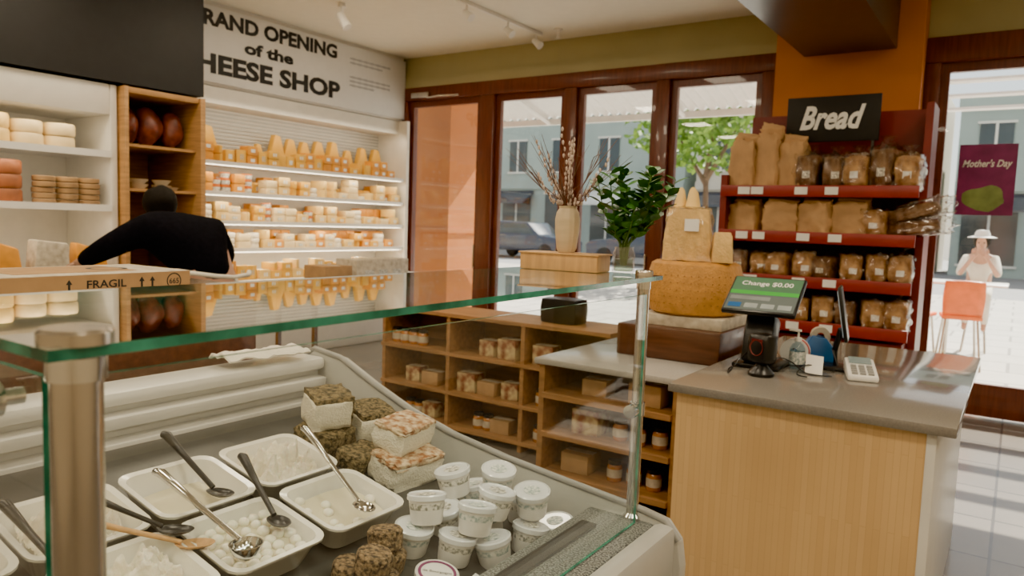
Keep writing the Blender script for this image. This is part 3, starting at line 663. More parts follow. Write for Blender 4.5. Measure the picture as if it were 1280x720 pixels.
# ------------------------------------------------------------------ things on glass top
ZT=1.4365
e=empty('wooden_crate','low pale wooden tray box standing on the glass top','crate',(-.925,1.585,ZT),(0,0,.12))
ob(B().box((0,0,.02),(.205,.09,.040),bev=.003),'box','wood_spoon',parent=e); ob(B().box((0,0,.041),(.212,.096,.004),bev=.001),'lid','wood_spoon',parent=e)
v=empty('vase','cream ribbed ceramic vase holding willow branches','vase',(-.925,1.59,ZT+.0435))
ob(B().lathe([(0,0),(.020,0),(.024,.01),(.029,.05),(.030,.08),(.027,.098),(.021,.108),(.022,.114),(.019,.114),(.018,.106),(0,.1)],seg=40,rib=.03,ribn=14),'vase','vase',parent=v)
b=B(); bb=B()
for k in range(30):
    a=R.uniform(0,6.28); sp_=R.uniform(.03,.14); h=R.uniform(.18,.30)
    if k<6: sp_=R.uniform(0,.035); h=R.uniform(.26,.33)
    p0=Vector((0,0,.07)); p1=Vector((.01*math.cos(a),.01*math.sin(a),.12)); p2=Vector((sp_*.5*math.cos(a),sp_*.5*math.sin(a),h*.65)); p3=Vector((sp_*math.cos(a),sp_*math.sin(a),h))
    b.tube([p0,p1,p2,p3],[.0013,.0012,.001,.0006],seg=5)
    if k<14:
        for j in range(12):
            t=.15+.85*j/12; q=(p1.lerp(p2,t*2) if t<.5 else p2.lerp(p3,t*2-1)); q=q+Vector((R.uniform(-.004,.004),R.uniform(-.004,.004),0)); bb.ball(q,.0038,0,(.8,.8,1.5),6)
    else:
        for z_ in range(3): b.tube([p2,p2.lerp(p3,.5)+Vector((.015*math.cos(a+z_),.015*math.sin(a+z_),0)),p3+Vector((.03*math.cos(a+z_*2),.03*math.sin(a+z_*2),-.02*z_))],[.0009,.0007,.0004],seg=5)
ob(b,'branches','twig',parent=v); ob(bb,'willow_buds','bud',parent=v,ang=80)
pl_=empty('potted_plant','leafy green branches in a small glass jar on the glass top','plant',(-.775,1.605,ZT))
ob(B().lathe([(0,0),(.022,0),(.026,.006),(.026,.05),(.022,.058),(.023,.064),(.0205,.064),(.0225,.05),(.0225,.008),(0,.006)],seg=32),'jar','plastic',parent=pl_)
ob(B().lathe([(0,.007),(.022,.007),(.022,.035),(0,.035)],seg=24),'water',glassmat('water',(.75,.85,.75)),parent=pl_)
st_=B(); lf=bmesh.new()
def leaf(p,d,l,w,tw):
    d=d.normalized(); s=d.cross(Vector((0,0,1))).normalized(); s=Matrix.Rotation(tw,3,d)@s; n=s.cross(d)
    prof=[(0,0.05),(.25,.8),(.5,1),(.75,.7),(1,.02)]
    L_=[lf.verts.new(p+d*l*t-s*w*k+n*(.12*l*(t-t*t*1.5)+.1*w)) for t,k in prof]; C_=[lf.verts.new(p+d*l*t+n*(.12*l*(t-t*t*1.5))) for t,k in prof]; R_=[lf.verts.new(p+d*l*t+s*w*k+n*(.12*l*(t-t*t*1.5)+.1*w)) for t,k in prof]
    for i in range(4):
        lf.faces.new((L_[i],C_[i],C_[i+1],L_[i+1])); lf.faces.new((C_[i],R_[i],R_[i+1],C_[i+1]))
for k in range(19):
    a=k*2.4; rr=R.uniform(.05,.105); h=R.uniform(.11,.25)
    if k%4==0: rr*=.4; h=R.uniform(.2,.27)
    ox=.015
    p0=Vector((.006*math.cos(a),.006*math.sin(a),.02)); p1=Vector((.012*math.cos(a),.012*math.sin(a),.07)); p2=Vector((ox+rr*.75*math.cos(a),rr*.75*math.sin(a),h*.7)); p3=Vector((ox*1.6+rr*math.cos(a),rr*math.sin(a),h))
    st_.tube([p0,p1,p2,p3],[.002,.0018,.0015,.001],seg=6)
    for j in range(15):
        t=.12+.88*j/14; q=(p1.lerp(p2,t*2) if t<.5 else p2.lerp(p3,t*2-1)); aa=j*2.4+a
        leaf(q,Vector((math.cos(aa),math.sin(aa),.55)),R.uniform(.028,.044),R.uniform(.009,.013),R.uniform(-.5,.5))
ob(st_,'stems',mat('green_stem',(.10,.18,.05),.5),parent=pl_)
b=B(); b.merge(lf); ob(b,'foliage','leaf',parent=pl_,ang=80)

# ------------------------------------------------------------------ checkout counter
cc=empty('checkout_counter','light bamboo checkout counter cabinet','counter',(-.6,3.5,0))
ob(B().b2((-.46,-.77,.05),(.40,.86,.915)),'body','bamboostrip',parent=cc)
ob(B().b2((-.44,-.72,0),(.38,.82,.05)),'plinth','blackp',parent=cc)
ob(B().b2((.40,-.775,.0),(.43,.865,.915),bev=.003),'side_panel','case',parent=cc)
ob(B().b2((-1.085,2.69,.916),(-.115,4.40,.95),bev=.004),'worktop','quartz',label='polished grey quartz worktop on the checkout counter',cat='worktop')
ZC=.951
ps=empty('pos_terminal','black point of sale tablet on a stand showing the change amount','register',(-.91,3.30,ZC),(0,0,.03))
ob(B().box((0,.03,.01),(.2,.22,.02),bev=.006).b2((-.05,.02,.02),(.05,.07,.24),bev=.012).box((0,.0,.12),(.13,.12,.22),bev=.02,rot=(-.3,0,0)),'stand','blackp',parent=ps)
sr=bpy.data.objects.new('screen',None); sr.empty_display_size=.05; COL.objects.link(sr); sr.parent=ps; sr.location=(.01,-.03,.315); sr.rotation_euler=(math.radians(34),0,.0)
ob(B().box((0,0,0),(.31,.25,.024),bev=.008),'housing','blackp',parent=sr)
ob(B().box((0,0,.0125),(.29,.228,.002)),'display',mat('lcd_screen',(.12,.14,.13),.15,var=.1,scale=3,emit=.4),parent=sr)
ob(B().box((0,.065,.0136),(.29,.095,.001)),'header_bar',mat('lcd_header',(.08,.16,.09),.2,var=.05,emit=.5),parent=sr)
ob(B().box((0,.005,.0140),(.29,.025,.001)),'status_bar',mat('lcd_green',(.06,.30,.05),.2,var=.05,emit=.7),parent=sr)
text('Change $0.00','whiteink',sr,(0,.065,.0152),(0,0,0),w=.22,off=.015)
ob(B().box((-.05,-.035,.0142),(.17,.025,.001)),'total_row',mat('lcd_row',(.22,.24,.23),.2,emit=.3),parent=sr)
for k in range(4): ob(B().box((-.105+k*.07,-.085,.0142),(.055,.03,.001)),'button',mat('lcd_button',(.3,.33,.32),.2,emit=.3) if k else 'blue',parent=sr)
sc=empty('barcode_scanner','black presentation barcode scanner on the counter','scanner',(-.845,3.10,ZC),(0,0,-.35)); sc.scale=(1.15,1.15,1.2)
ob(B().lathe([(0,0),(.045,0),(.046,.01),(.036,.022),(.022,.035),(.018,.05),(0,.05)],seg=32),'base','blackp',parent=sc)
ob(B().lump((0,0,.095),(.082,.07,.10),0,amp=.0,round_=.8,cuts=5),'head','blackp',parent=sc,ang=80)
ob(B().box((0,-.033,.102),(.045,.006,.055),bev=.002),'scan_window',mat('scanner_glass',(.10,.005,.01),.05,emit=.25),parent=sc)
ob(B().lathe([(.024,0),(.028,.002)],(0,-.036,.10),seg=24,mx=Matrix.Rotation(PI/2,4,'X')),'ring','red',parent=sc)
cu=empty('customer_display','slim black customer facing display on an angled stand','display',(-.63,3.50,ZC),(0,0,.15))
ob(B().box((0,0,.008),(.14,.14,.016),bev=.005).tube([(0,0,.01),(-.01,.03,.08),(.01,.0,.18)],.013),'stand','blackp',parent=cu)
ob(B().box((.015,0,.25),(.016,.19,.24),bev=.005,rot=(0,-.18,0)),'screen','blackp',parent=cu)
ob(B().box((.0045,0,.2505),(.002,.165,.20),rot=(0,-.18,0)),'panel',mat('lcd_pale',(.45,.52,.55),.1,emit=.4),parent=cu)
cr=empty('card_reader','white handheld card reader with keypad on the counter','card reader',(-.51,3.38,ZC),(.0,0,.25)); cr.scale=(1.4,1.3,1.4)
ob(B().prism([(-.09,0),(.09,0),(.09,.045),(.02,.035),(-.09,.018)],'x',-.042,.042,bev=.006),'body','whiteplastic',parent=cr)
ob(B().box((0,.052,.0425),(.062,.06,.003),rot=(.14,0,0)),'screen',mat('reader_screen',(.25,.32,.32),.15,emit=.15),parent=cr)
kb=B()
for i in range(3):
    for j in range(4): kb.box((-.022+i*.022,-.075+j*.023,.0225+j*.0034),(.016,.014,.006),bev=.001,rot=(.15,0,0))
ob(kb,'keypad','grey',parent=cr)
sa=empty('sanitizer_bottle','clear pump bottle of hand sanitizer','bottle',(-.77,3.38,ZC)); sa.scale=(1.15,1.15,1.1)
ob(B().lathe([(0,0),(.026,0),(.028,.004),(.028,.08),(.02,.098),(.011,.104),(.011,.112),(0,.112)],seg=28),'bottle',glassmat('sanitizer',(.72,.82,.88)),parent=sa)
ob(B().lathe([(.0285,.02),(.0285,.07)],seg=28),'label','lblb',parent=sa)
ob(B().cyl((0,0,.11),(0,0,.125),.013).cyl((0,0,.125),(0,0,.15),.004).box((-.012,0,.153),(.045,.014,.01),bev=.003),'pump','whiteplastic',parent=sa)
td=empty('tape_dispenser','blue tape dispenser standing on the counter','tape dispenser',(-.74,3.60,ZC),(0,0,.3))
ob(B().prism([(-.09,0),(.09,0),(.08,.07),(.04,.12),(-.02,.13),(-.06,.07),(-.09,.07)],'y',-.04,.04,bev=.006),'body','blue',parent=td)
ob(B().lathe([(.018,-.024),(.042,-.024),(.042,.024),(.018,.024)],(.015,0,.125),seg=28,mx=Matrix.Rotation(PI/2,4,'X')),'tape','cardw',parent=td)
nr=empty('label_roll','roll of red and white printed labels by the tablet','label roll',(-.80,3.47,ZC))
ob(B().lathe([(.018,-.03),(.06,-.03),(.06,.03),(.018,.03)],(0,0,.061),seg=32,mx=Matrix.Rotation(PI/2,4,'X')),'roll','whiteink',parent=nr)
ob(B().lathe([(.061,-.012),(.061,.012)],(0,0,.061),seg=32,mx=Matrix.Rotation(PI/2,4,'X')),'stripe',mat('red_print',(.6,.05,.04),.5),parent=nr)
rp=ob(B().box((0,0,0),(.07,.09,.0015),rot=(.9,.1,.3)),'receipt','whiteink',loc=(-.68,3.30,ZC+.04),label='loose white receipt leaning between the devices',cat='receipt')
for k,pts in enumerate(([(-.86,3.14,.96),(-.80,3.16,1.02),(-.76,3.24,1.0),(-.70,3.26,.957),(-.60,3.27,.956)],[(-.95,3.25,.96),(-.99,3.15,.957),(-.96,3.04,.957),(-.92,3.06,1.02),(-.90,3.2,1.06)],[(-.66,3.5,.96),(-.62,3.40,.958),(-.70,3.28,.99),(-.73,3.22,.957),(-.68,3.18,.956)])):
    P2=[]
    for i in range(len(pts)-1):
        for j in range(5):
            t=j/5; a=Vector(pts[max(i-1,0)]);b_=Vector(pts[i]);c_=Vector(pts[i+1]);d_=Vector(pts[min(i+2,len(pts)-1)])
            P2.append(.5*((2*b_)+(-a+c_)*t+(2*a-5*b_+4*c_-d_)*t*t+(-a+3*b_-3*c_+d_)*t**3))
    P2.append(Vector(pts[-1])); ob(B().tube(P2,.0028,seg=6),'cable','blackp',label='black cable looping across the worktop',cat='cable',group='cables on the checkout counter')

# ------------------------------------------------------------------ island
isl=empty('island_shelving','wooden island with open shelves below','shelf unit',(-1.52,3.6,0))
b=B()
for lo,hi_ in (((-.36,-.58,0),(-.33,.60,.87)),((.33,-.58,0),(.36,.60,.87)),((-.33,.0,0),(.33,.02,.87)),((-.33,-.58,.0),(.33,.60,.08))): b.b2(lo,hi_)
ob(b,'frame','shelfwood',parent=isl)
for z in (.32,.52,.71): ob(B().b2((-.33,-.60,z),(.33,0,z+.025)),'shelf','shelfwood',parent=isl)
ob(B().b2((-1.90,3.0,.871),(-1.13,4.25,.90),bev=.004),'worktop','paleq',label='pale grey stone top on the shelving island',cat='worktop')
ob(B().b2((-1.66,3.40,.901),(-1.125,4.0,1.06),bev=.008),'display_riser','walnut',label='dark walnut display riser under the whole cheese',cat='riser')
carton('cheese_box',(-1.36,3.68,1.061),(.44,.44,.055),'cardw','shallow cream cardboard box under the whole cheese')
pw_=empty('whole_hard_cheese','large golden whole hard cheese with dotted rind','cheese',(-1.36,3.66,1.119))
ob(B().lathe([(0,0),(.20,0),(.222,.012),(.236,.06),(.242,.13),(.236,.20),(.222,.252),(.20,.265),(0,.265)],seg=64),'rind','rind',parent=pw_)
b=B()
for k in range(44):
    a=2*PI*k/44
    for j in range(5):
        z=.06+j*.035; r=.2385+.003*(1-abs(j-2)/2); b.ball((r*math.cos(a),r*math.sin(a),z),.0032,0,seg=6)
ob(b,'rind_dots',mat('rind_dark',(.32,.14,.03),.6),parent=pw_)
pc=empty('hard_cheese_chunk','wrapped hard cheese chunk with white label on the whole cheese','cheese',(-1.40,3.64,1.386),(0,0,.3))
ob(B().lump((0,0,.13),(.24,.20,.26),0,amp=.05,round_=.2,seed=3,cuts=5,taper=.16),'cheese','parm',parent=pc,ang=50)
ob(B().lump((0,0,.132),(.25,.21,.275),0,amp=.08,round_=.25,seed=4,cuts=7,taper=.16),'wrap','plastic',parent=pc,ang=50)
ob(B().box((.02,-.103,.18),(.07,.004,.06)),'label','whiteink',parent=pc)
pp=ob(B().prism([(-.05,0),(.05,0),(.035,.15),(-.04,.15)],'y',-.045,.045,bev=.006),'hard_cheese_piece','parm',loc=(-1.20,3.58,1.386),rot=(0,0,.4),label='small upright hard cheese piece on the whole cheese',cat='cheese',group='small hard cheese pieces')
dup(pp,(-1.25,3.72,1.386),(0,0,1.2),.9)
cn=ob(B().lathe([(0,0),(.036,0),(.034,.01),(.018,.09),(.008,.105),(0,.107)],seg=20),'cheese_cone',CH[2],loc=(-1.46,3.66,1.652),label='small pale cone shaped cheese on the wrapped chunk',cat='cheese',group='cone shaped cheeses')
dup(cn,(-1.385,3.63,1.652)); dup(cn,(-1.40,3.70,1.652),(0,0,1),.9)
gd=carton('cardboard_box',(-1.35,3.15,.736),(.16,.15,.1),'card','small brown carton on the shelf')
gd['group']='cartons on the shelves'
ge=carton('grocery_box',(-1.65,3.14,.546),(.14,.13,.12),'goods','small printed grocery box on the wooden shelf'); ge['group']='grocery boxes on the shelves'
jr=empty('honey_jar','small glass jar of amber preserve with a dark lid','jar',(-1.38,3.10,.546),group='jars on the shelves')
ob(B().lathe([(0,0),(.033,0),(.036,.005),(.036,.07),(.03,.08),(0,.08)],seg=20),'jar',mat('amber_jar',(.45,.16,.02),.12,coat=.5),parent=jr)
ob(B().lathe([(0,.08),(.032,.08),(.032,.098),(0,.098)],seg=20),'lid','blackp',parent=jr); ob(B().lathe([(.0365,.02),(.0365,.06)],seg=20),'label','cardw',parent=jr)
for x,z in ((-1.28,.546),(-1.48,.546),(-1.30,.346),(-1.40,.346),(-1.50,.346)): dup(jr,(x,3.12,z))
for x,y,z in ((-1.62,3.15,.736),(-1.7,3.15,.346)): dup(gd,(x,y,z),(0,0,R.uniform(-.2,.2)),R.uniform(.7,1))
ls=empty('low_shelving','low wooden open shelving unit on the shop floor','shelf unit',(-3.0,4.3,0))
b=B()
for x in (-.95,-.32,.32,.95): b.b2((x-.015,-.22,0),(x+.015,.22,.88))
b.b2((-.95,.2,0),(.95,.22,.88)); ob(b,'frame','shelfwood',parent=ls)
for z in (.05,.3,.58,.86): ob(B().b2((-.97,-.23,z),(.97,.21,z+.025)),'shelf','shelfwood',parent=ls)
for zsh in (.076,.326,.606):
    x=-3.86
    while x<-2.15:
        if min(abs(x-q) for q in (-3.32,-2.68))<.1: x+=.05; continue
        k=R.choice((0,0,1,1,2,3))
        if k==0: dup(ge,(x,4.20,zsh),(0,0,R.uniform(-.1,.1)),R.uniform(.9,1.2)); x+=.18
        elif k==1: dup(jr,(x-.03,4.17,zsh),(0,0,1),1.15); dup(jr,(x+.055,4.17,zsh),(0,0,2),1.15); x+=.17
        elif k==2: dup(gd,(x,4.20,zsh),(0,0,R.uniform(-.1,.1)),.95); x+=.19
        else: x+=.15
ob(B().lump((0,0,.08),(.28,.18,.17),0,amp=.05,round_=.6),'shoulder_bag','blackp',loc=(-2.5,4.3,.887),label='small black bag on the low shelving',cat='bag')

# ------------------------------------------------------------------ bread rack
br=empty('bread_rack','burgundy bread display rack with red shelves','rack',(-1.28,5.95,0))
ob(B().b2((-.66,.42,0),(.70,.46,2.50)),'backboard','red',parent=br)
for x in(-.68,.68): ob(B().b2((x-.025,-.16,0),(x+.025,.46,1.98)) if x<0 else B().b2((x-.02,.10,0),(x+.03,.46,2.50)),'side_panel','red',parent=br)
RZ=[1.87,1.53,1.20,.87]
for z in RZ:
    ob(B().b2((-.655,-.2,z-.02),(.655,.42,z)),'shelf','redshelf',parent=br)
    ob(B().b2((-.68,-.225,z-.06),(.69,-.2,z+.025),bev=.003),'shelf_front','redshelf',parent=br)
    for x in (-.5,-.38,-.06,.16):
        ob(B().box((x+R.uniform(-.03,.03),-.228,z-.015),(.09,.004,.055)),'price_label','whiteink',parent=br)
ob(B().b2((-.655,-.15,0),(.655,.42,.78)),'base','red',parent=br)
sg=empty('bread_sign','black sign board with white lettering above the bread rack','sign',(-1.24,6.02,2.22))
ob(B().b2((-.33,0,.02),(.33,.02,.36),bev=.003),'board','black',parent=sg)
for q in (-.29,.29): ob(B().b2((q-.01,.005,-.34),(q+.01,.015,.02)),'support','blackp',parent=sg)
text('Bread','whiteink',sg,(0,-.003,.20),(PI/2,0,0),w=.46,h=.18,shear=.35,off=.03)
def bread(kind):
    sd=R.random()*9
    if kind=='kraft':
        e=empty('paper_bread_bag','brown paper bag of bread on the rack','bread',group='bread bags on the rack')
        ob(B().lump((0,0,.11),(.16,.16,.22),0,amp=.12,round_=.5,seed=sd,cuts=7,taper=.10),'bag','kraft',parent=e,ang=60)
        ob(B().lump((.01,-.02,.225),(.13,.05,.05),0,amp=.14,round_=.3,seed=sd+2,cuts=4,rot=(.4,.1,.1)),'folded_top','kraft',parent=e,ang=60)
    else:
        m='loaf' if kind=='loaf' else 'loafd'
        e=empty('bagged_loaf','sliced loaf of bread in a clear plastic bag' if kind=='loaf' else 'dark rye loaf in a clear plastic bag','bread',group='bread bags on the rack')
        ob(B().lump((0,0,.095),(.14,.24,.18),0,amp=.07,round_=.8,seed=sd,cuts=5),'loaf',m,parent=e,ang=80)
        ob(B().lump((0,0,.10),(.155,.26,.20),0,amp=.14,round_=.6,seed=sd+4,cuts=8).lathe([(.055,0),(.014,.035),(.018,.045),(.045,.075),(.03,.07)],(0,-.02,.175),seg=12,rib=.2,ribn=5),'bag','plastic',parent=e,ang=60)
        ob(B().box((.01,-.131,.08),(.05,.003,.04)),'label','whiteink' if kind=='loaf' else 'lblr',parent=e)
    return e
bk=[bread('kraft'),bread('kraft'),bread('kraft')]; bl=[bread('loaf'),bread('loaf'),bread('loaf')]; bd=[bread('dark'),bread('dark')]
used=set()
def put(pool,x,y,z,rz=0,s=1):
    o=R.choice(pool)
    if o.name not in used: used.add(o.name); o.location=(x,y,z); o.rotation_euler=(0,0,rz); o.scale=(s,s,s) if not isinstance(s,tuple) else s
    else: dup(o,(x,y,z),(0,0,rz),s)
for i,x in enumerate((-1.84,-1.64,-1.47)): put(bk,x,5.92,RZ[0],R.uniform(-.4,.4),(1.25,1.25,[1.7,1.95,1.6][i]))
for i,x in enumerate((-1.34,-1.17,-1.0,-.83,-.68)): put([bd,bd,bl,bd,bl][i],x,5.94+R.uniform(-.03,.03),RZ[0],R.uniform(-.25,.25),(1.1,1.2,R.uniform(1.2,1.6)) if i<4 else (1.1,1,1.25))
for i,x in enumerate((-1.80,-1.53,-1.27,-1.03)): put(bk,x,5.90+R.uniform(-.03,.03),RZ[1],R.uniform(-.35,.35),(1.6,1.2,R.uniform(.98,1.15)))
put(bl,-.85,5.92,RZ[1],-.2,(1.1,1.1,1.05))
for i in range(8): put(bl if i%4 else bd,-1.84+i*.165,5.92+R.uniform(-.03,.02),RZ[2],R.uniform(-.25,.25),(R.uniform(1.0,1.12),1.05,R.uniform(.9,1.12)))
for i in range(8): put(bl if i%5 else bd,-1.84+i*.165,5.92+R.uniform(-.03,.02),RZ[3],R.uniform(-.25,.25),(R.uniform(1.0,1.12),1.05,R.uniform(.95,1.15)))
for p in (bk,bl,bd):
    for o in p:
        if o.name not in used:
            for c in list(o.children): bpy.data.objects.remove(c)
            bpy.data.objects.remove(o)
for k,(dx,dz,ry) in enumerate(((0,.0,-.12),(-.01,.105,-.25))):
    lg=empty('bagged_baguette','seeded baguette in a loose clear plastic bag','bread',(-.62,5.84,RZ[1]+dz+.025),(0,ry,-.45),group='baguettes on the rack')
    ob(B().lump((0,0,.05),(.34,.12,.09),0,amp=.05,round_=.8,seed=2+k),'loaf','loafd',parent=lg,ang=80); ob(B().lump((.03,0,.055),(.44,.15,.12),0,amp=.16,round_=.6,seed=3+k,cuts=8),'bag','plastic',parent=lg,ang=60)
ob(B().box((0,0,.2),(.18,.18,.4),bev=.02).box((0,0,.42),(.19,.19,.04),bev=.01),'yellow_bucket','yellow',loc=(-.56,6.7,0),label='yellow plastic bucket beside the bread rack',cat='bucket')

po=empty('poster','purple event poster stuck on the door glass','poster',(-.28,BY+.015,2.05))
ob(B().box((0,0,0),(.42,.004,.60)),'sheet','purple',parent=po)
ob(B().ball((0,-.003,-.16),.13,0,(1.2,.01,.8),20,amp=.3),'picture','green',parent=po)
text("Mother's Day",'whiteink',po,(0,-.004,.13),(PI/2,0,0),w=.36,h=.08,shear=.3,off=.02)

# ------------------------------------------------------------------ outside
ob(B().b2((-45,BY+.15,-.12),(25,23,-.01)),'pavement','pave',kind='structure')
ob(B().b2((-60,23,-.2),(40,60,-.06)),'street_ground','street',kind='structure')
ob(B().b2((-7.8,8.65,-.01),(-7.1,9.35,3.9)).b2((-7.85,8.6,-.01),(-7.05,9.4,.35),bev=.02).b2((-7.82,8.63,1.35),(-7.08,9.37,1.42)),'porch_column','orange',label='orange painted porch column outside the doors',cat='column')
aw=empty('awning','white corrugated awning over the shop front','awning',(-4,BY+.2,3.6))
tm=bmesh.new(); n=180; vs0=[];vs1=[]
for i in range(n+1):
    x=-4.6+6.67*i/n; z_=.025*math.sin(i*PI/2.0); vs0.append(tm.verts.new((x,0,.15+z_))); vs1.append(tm.verts.new((x,2.3,-.42+z_)))
for i in range(n): tm.faces.new((vs0[i],vs0[i+1],vs1[i+1],vs1[i]))
b=B(); b.merge(tm); ob(b,'sheet','slat',parent=aw)
b=B(); b.b2((-4.6,2.26,-.52),(2.1,2.32,-.43))
for x in (-4.4,-2.2,0,2): b.tube([(x,0,.05),(x,2.28,-.5)],.03,seg=6)
ob(b,'frame','slat',parent=aw)
pg=empty('pergola','white slatted pergola roof over the terrace','pergola',(.6,9.2,3.2))
for k in range(6): ob(B().box((0,-1.2+k*.58,.30-k*.07),(3.6,.17,.03)),'slat','slat',parent=pg)
for x in (-1.75,1.75): ob(B().tube([(x,-1.4,.30),(x,1.9,-.08)],.03,seg=6),'beam','slat',parent=pg); ob(B().cyl((x,1.8,-.1),(x,1.8,-3.21),.04),'pole','slat',parent=pg)
def building(x0,x1,y,h,m,lab):
    e=empty('building',lab,'building',((x0+x1)/2,y,-.06)); w=x1-x0
    ob(B().b2((-w/2+.12,0,0),(w/2-.12,6,h)).b2((-w/2+.05,-.3,h-.4),(w/2-.05,0,h)).b2((-w/2+.12,-.15,3.6),(w/2-.12,0,4.0)),'facade',m,parent=e)
    n=int(w/2.6)
    for i in range(n):
        x=-w/2+w*(i+.5)/n
        for k in range(int((h-4.5)/3)+1):
            z0=.5 if k==0 else 4.6+(k-1)*3; z1=3.3 if k==0 else z0+1.8
            hw=1.0 if k==0 else .6
            ob(B().b2((x-hw,-.06,z0),(x+hw,-.02,z1)),'window','win',parent=e)
            ob(B().b2((x-hw-.1,-.10,z0-.1),(x+hw+.1,-.01,z0)).b2((x-hw-.1,-.10,z1),(x+hw+.1,-.01,z1+.1)).b2((x-.05,-.09,z0),(x+.05,-.01,z1)),'window_frame','white',parent=e)
        if i%2==0: ob(B().prism([(-.02,3.5),(-1.2,2.8),(-1.2,2.7),(-.02,3.3)],'x',x-1.2,x+1.2),'canopy','slat' if i%4 else 'carp',parent=e)
    return e
building(-46,-27,37,8,'beige','beige street building with shop windows')
building(-26.6,-14.5,37,9,'teal','teal street building with tall windows')
building(-14.1,-3,37,8,'beige','pale street building with awnings')
building(-2.6,12,37,7.5,'teal','grey green street building with awnings')
def car(loc,m,lab,rot=0,van=False):
    e=empty('car' if not van else 'van',lab,'car' if not van else 'van',loc,(0,0,rot))
    if van: pr=[(-2.6,.35),(2.6,.35),(2.65,1.0),(2.3,1.25),(1.7,2.1),(-2.55,2.2),(-2.6,.9)]
    else: pr=[(-2.3,.35),(2.3,.35),(2.35,.8),(2.1,.98),(1.1,1.08),(.5,1.62),(-1.7,1.68),(-2.2,1.1),(-2.35,.8)]
    ob(B().prism(pr,'y',-.9,.9,bev=.06),'body',m,parent=e)
    w=[(-1.5,1.12),(.85,1.12),(.4,1.55),(-1.45,1.58)] if not van else [(.6,1.3),(1.95,1.3),(1.55,1.95),(.6,1.98)]
    ob(B().prism(w,'y',-.915,-.88),'window','win',parent=e)
    for x in (-1.45,1.45):
        for y in (-.85,.85): ob(B().lathe([(0,-.11),(.30,-.11),(.35,-.07),(.35,.07),(.30,.11),(0,.11)],(x,y,.35),seg=24,mx=Matrix.Rotation(PI/2,4,'X')),'wheel','tyre',parent=e)
    return e
car((-18.6,28.5,-.06),'carp','dark blue car parked on the street outside')
car((-23.9,28.5,-.06),'carw','white van parked on the street outside',0,True)
car((-12.8,28.5,-.06),'carp','dark car parked facing away on the street',PI)
tr_=empty('tree','street tree with bright green leaves','tree',(-7.3,20,-.01))
ob(B().tube([(0,0,0),(.05,0,1.5),(0,.05,3),(.2,0,4.5)],[.12,.10,.09,.05]).tube([(0,.05,2.8),(-.8,.1,4)],[.08,.03]).tube([(0,.05,2.9),(.8,-.1,4.2)],[.08,.03]),'trunk','bark',parent=tr_)
tm=bmesh.new()
for k in range(3200):
    a=R.uniform(0,6.28); u=R.uniform(-1,1); rr=1.75*R.random()**.45; p=Vector((rr*math.sqrt(1-u*u)*math.cos(a)*1.15,rr*math.sqrt(1-u*u)*math.sin(a),4.7+rr*u*.95)); p+=Vector([noise.noise(p*.9+Vector((q,0,0))) for q in (0,5,9)])*.7
    d=Vector([R.uniform(-1,1) for _ in range(3)]).normalized(); s=d.orthogonal().normalized()
    v=[tm.verts.new(p+d*.12),tm.verts.new(p+s*.07),tm.verts.new(p-d*.12),tm.verts.new(p-s*.07)]; tm.faces.new(v)
b=B(); b.merge(tm); ob(b,'foliage','tree',parent=tr_)
tt=empty('terrace_table','white terrace table on a central leg','table',(-.72,11.2,-.01))
ob(B().box((0,0,.98),(1.3,.7,.03),bev=.01),'top','whiteplastic',parent=tt); ob(B().cyl((0,0,.02),(0,0,.97),.035),'leg','steel',parent=tt); ob(B().lathe([(0,0),(.28,0),(.27,.02),(0,.03)]),'foot','steel',parent=tt)
def chair(loc,rot):
    e=empty('terrace_chair','orange plastic terrace chair with metal legs','chair',loc,(0,0,rot),group='orange terrace chairs')
    ob(B().lump((0,0,.62),(.42,.42,.05),amp=.02,round_=.3),'seat','ochair',parent=e,ang=80)
    ob(B().lump((0,.2,.85),(.42,.05,.42),amp=.02,round_=.35,rot=(-.15,0,0)),'backrest','ochair',parent=e,ang=80)
    for sx in(-1,1):
        for sy in (-1,1): ob(B().tube([(sx*.16,sy*.15,.61),(sx*.22,sy*.22,0)],.014),'leg','steel',parent=e)
    return e
ch0=chair((-1.02,10.3,-.01),2.9); dup(ch0,(-.52,10.35,-.01),(0,0,3.3)); dup(ch0,(-1.3,12.1,-.01),(0,0,.2))
sto=empty('bar_stool','white bar stool on the terrace','stool',(-.42,12.0,-.01))
ob(B().lathe([(0,.72),(.17,.72),(.18,.74),(.17,.76),(0,.76)]),'seat','whiteplastic',parent=sto)
for a in range(4): ob(B().tube([(.1*math.cos(a*PI/2+.8),.1*math.sin(a*PI/2+.8),.73),(.2*math.cos(a*PI/2+.8),.2*math.sin(a*PI/2+.8),0)],.014),'leg','steel',parent=sto)
P=[];E=[]
X0,Y0=-.42,11.95
pel=pv((X0,Y0,.90),(.13,.11)); sp=pv((X0,Y0-.03,1.06),(.12,.10)); ch=pv((X0,Y0-.08,1.24),(.14,.10)); nk=pv((X0,Y0-.11,1.36),.045); hd=pv((X0,Y0-.13,1.42),.045)
E+=[(pel,sp),(sp,ch),(ch,nk),(nk,hd)]
hands=[]
for s in(-1,1):
    a=pv((X0+s*.17,Y0-.08,1.27),.055); b1=pv((X0+s*.22,Y0-.33,1.06),.036); c1=pv((X0+s*.09,Y0-.33,1.28),.025); E+=[(ch,a),(a,b1),(b1,c1)]; hands.append((a,b1,c1))
    h=pv((X0+s*.09,Y0-.02,.86),.08); k=pv((X0+s*.11,Y0-.42,.80),.055); an=pv((X0+s*.11,Y0-.36,.40),.036); ft=pv((X0+s*.11,Y0-.46,.34),.03); E+=[(pel,h),(h,k),(k,an),(an,ft)]
    hands[-1]+=(h,k,an)
for hh,s in zip(hands,(-1,1)): add_hand(P,E,hh[2],(-s*.3,.1,1),(s,0,0))
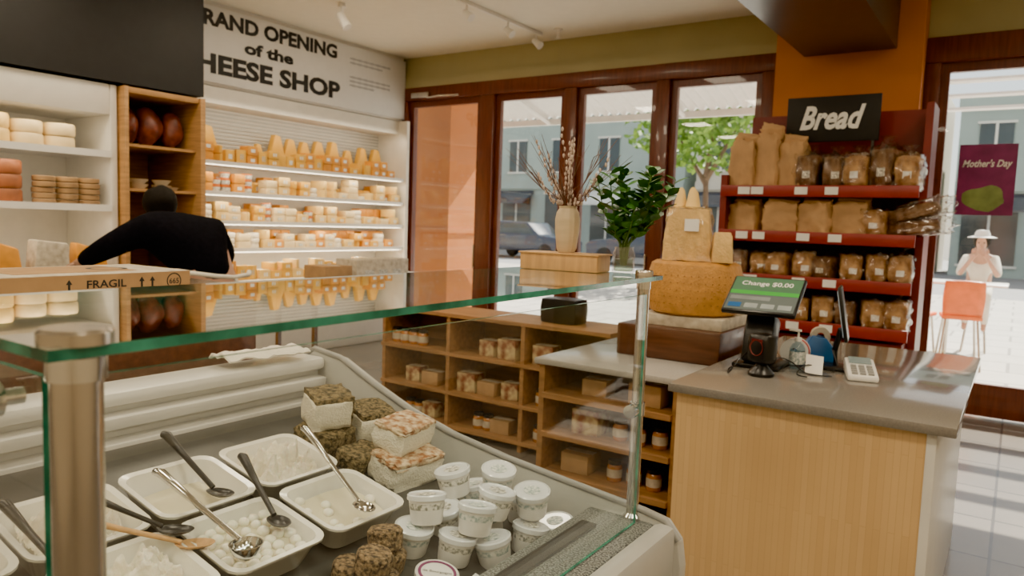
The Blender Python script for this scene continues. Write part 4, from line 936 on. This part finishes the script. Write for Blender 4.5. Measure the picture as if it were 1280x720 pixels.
wp=person('person in white hat and shirt sitting at a terrace table',(X0,Y0,0),P,E,(X0,Y0-.15,1.50),(0,-1,-.15),(0,-.1,1),
  [('shirt',[pel,sp,ch,hands[0][0],hands[0][1],hands[1][0],hands[1][1]],.014,'cloth'),('trousers',[pel]+[q for h in hands for q in h[3:]],.012,'cloth')])
ob(B().lathe([(0,.11),(.07,.10),(.09,.06),(.095,.02),(.17,0),(.172,.006),(.10,.026),(0,.03)],(0,-.15,1.56),seg=28),'hat','whiteplastic',parent=wp)

# ------------------------------------------------------------------ lights
w=bpy.data.worlds.new('world'); SC.world=w; w.use_nodes=True
nt=w.node_tree; bgn=nt.nodes['Background']; sky=nt.nodes.new('ShaderNodeTexSky'); sky.sky_type='NISHITA'; sky.sun_disc=False; sky.sun_elevation=math.radians(50); sky.sun_rotation=math.radians(10)
mxs=nt.nodes.new('ShaderNodeMix'); mxs.data_type='RGBA'; mxs.inputs[0].default_value=.7; mxs.inputs[7].default_value=(4.2,4.0,3.6,1)
nt.links.new(sky.outputs[0],mxs.inputs[6]); nt.links.new(mxs.outputs[2],bgn.inputs[0]); bgn.inputs[1].default_value=.42
s=bpy.data.lights.new('sun','SUN'); s.energy=26; s.angle=.01; s.color=(1,.91,.78); so=bpy.data.objects.new('sun',s); COL.objects.link(so)
d=Vector((-.22,-1,-1.0)).normalized(); so.rotation_euler=d.to_track_quat('-Z','Y').to_euler()
def area(loc,rot,sx,sy,e,col=(1,.84,.60)):
    l=bpy.data.lights.new('lamp','AREA'); l.shape='RECTANGLE'; l.size=sx; l.size_y=sy; l.energy=e; l.color=col
    o=bpy.data.objects.new('interior_lamp',l); COL.objects.link(o); o.location=loc; o.rotation_euler=rot; return o  # shared by ceiling lamps, wall shelf strips and the display case strip
for x in (-5.6,-3.6,-1.6,.4,2):
    for y in (-1.8,.4,2.6): area((x,y,CZ-.02),(0,0,0),.5,.5,30)  # ceiling lamps out of view, placed for the interior light level
for x in (-5.3,-3.6): area((x,4.6,CZ-.02),(0,0,0),.5,.5,30)
area((.6,4.8,CZ-.02),(0,0,0),.5,.5,24)
for z in (2.66,)+tuple(SZ):
    area((-6.80,5.85,z-.04),(0,math.radians(35),0),.04,2.9,10)  # LED strips under the far wall shelves, not ceiling lamps
for z in (2.33,1.99,1.52): area((-6.45,1.6,z-.03),(0,math.radians(35),0),.04,3.2,8)  # LED strips under the near wall case shelves
area((-.80,.95,1.40),(0,math.radians(25),0),.02,1.2,2.2,(1,.93,.8))  # LED strip added under the glass top to brighten the trays
SC.view_settings.view_transform='AgX'
try: SC.view_settings.look='AgX - Punchy'
except Exception: pass
SC.view_settings.exposure=.35
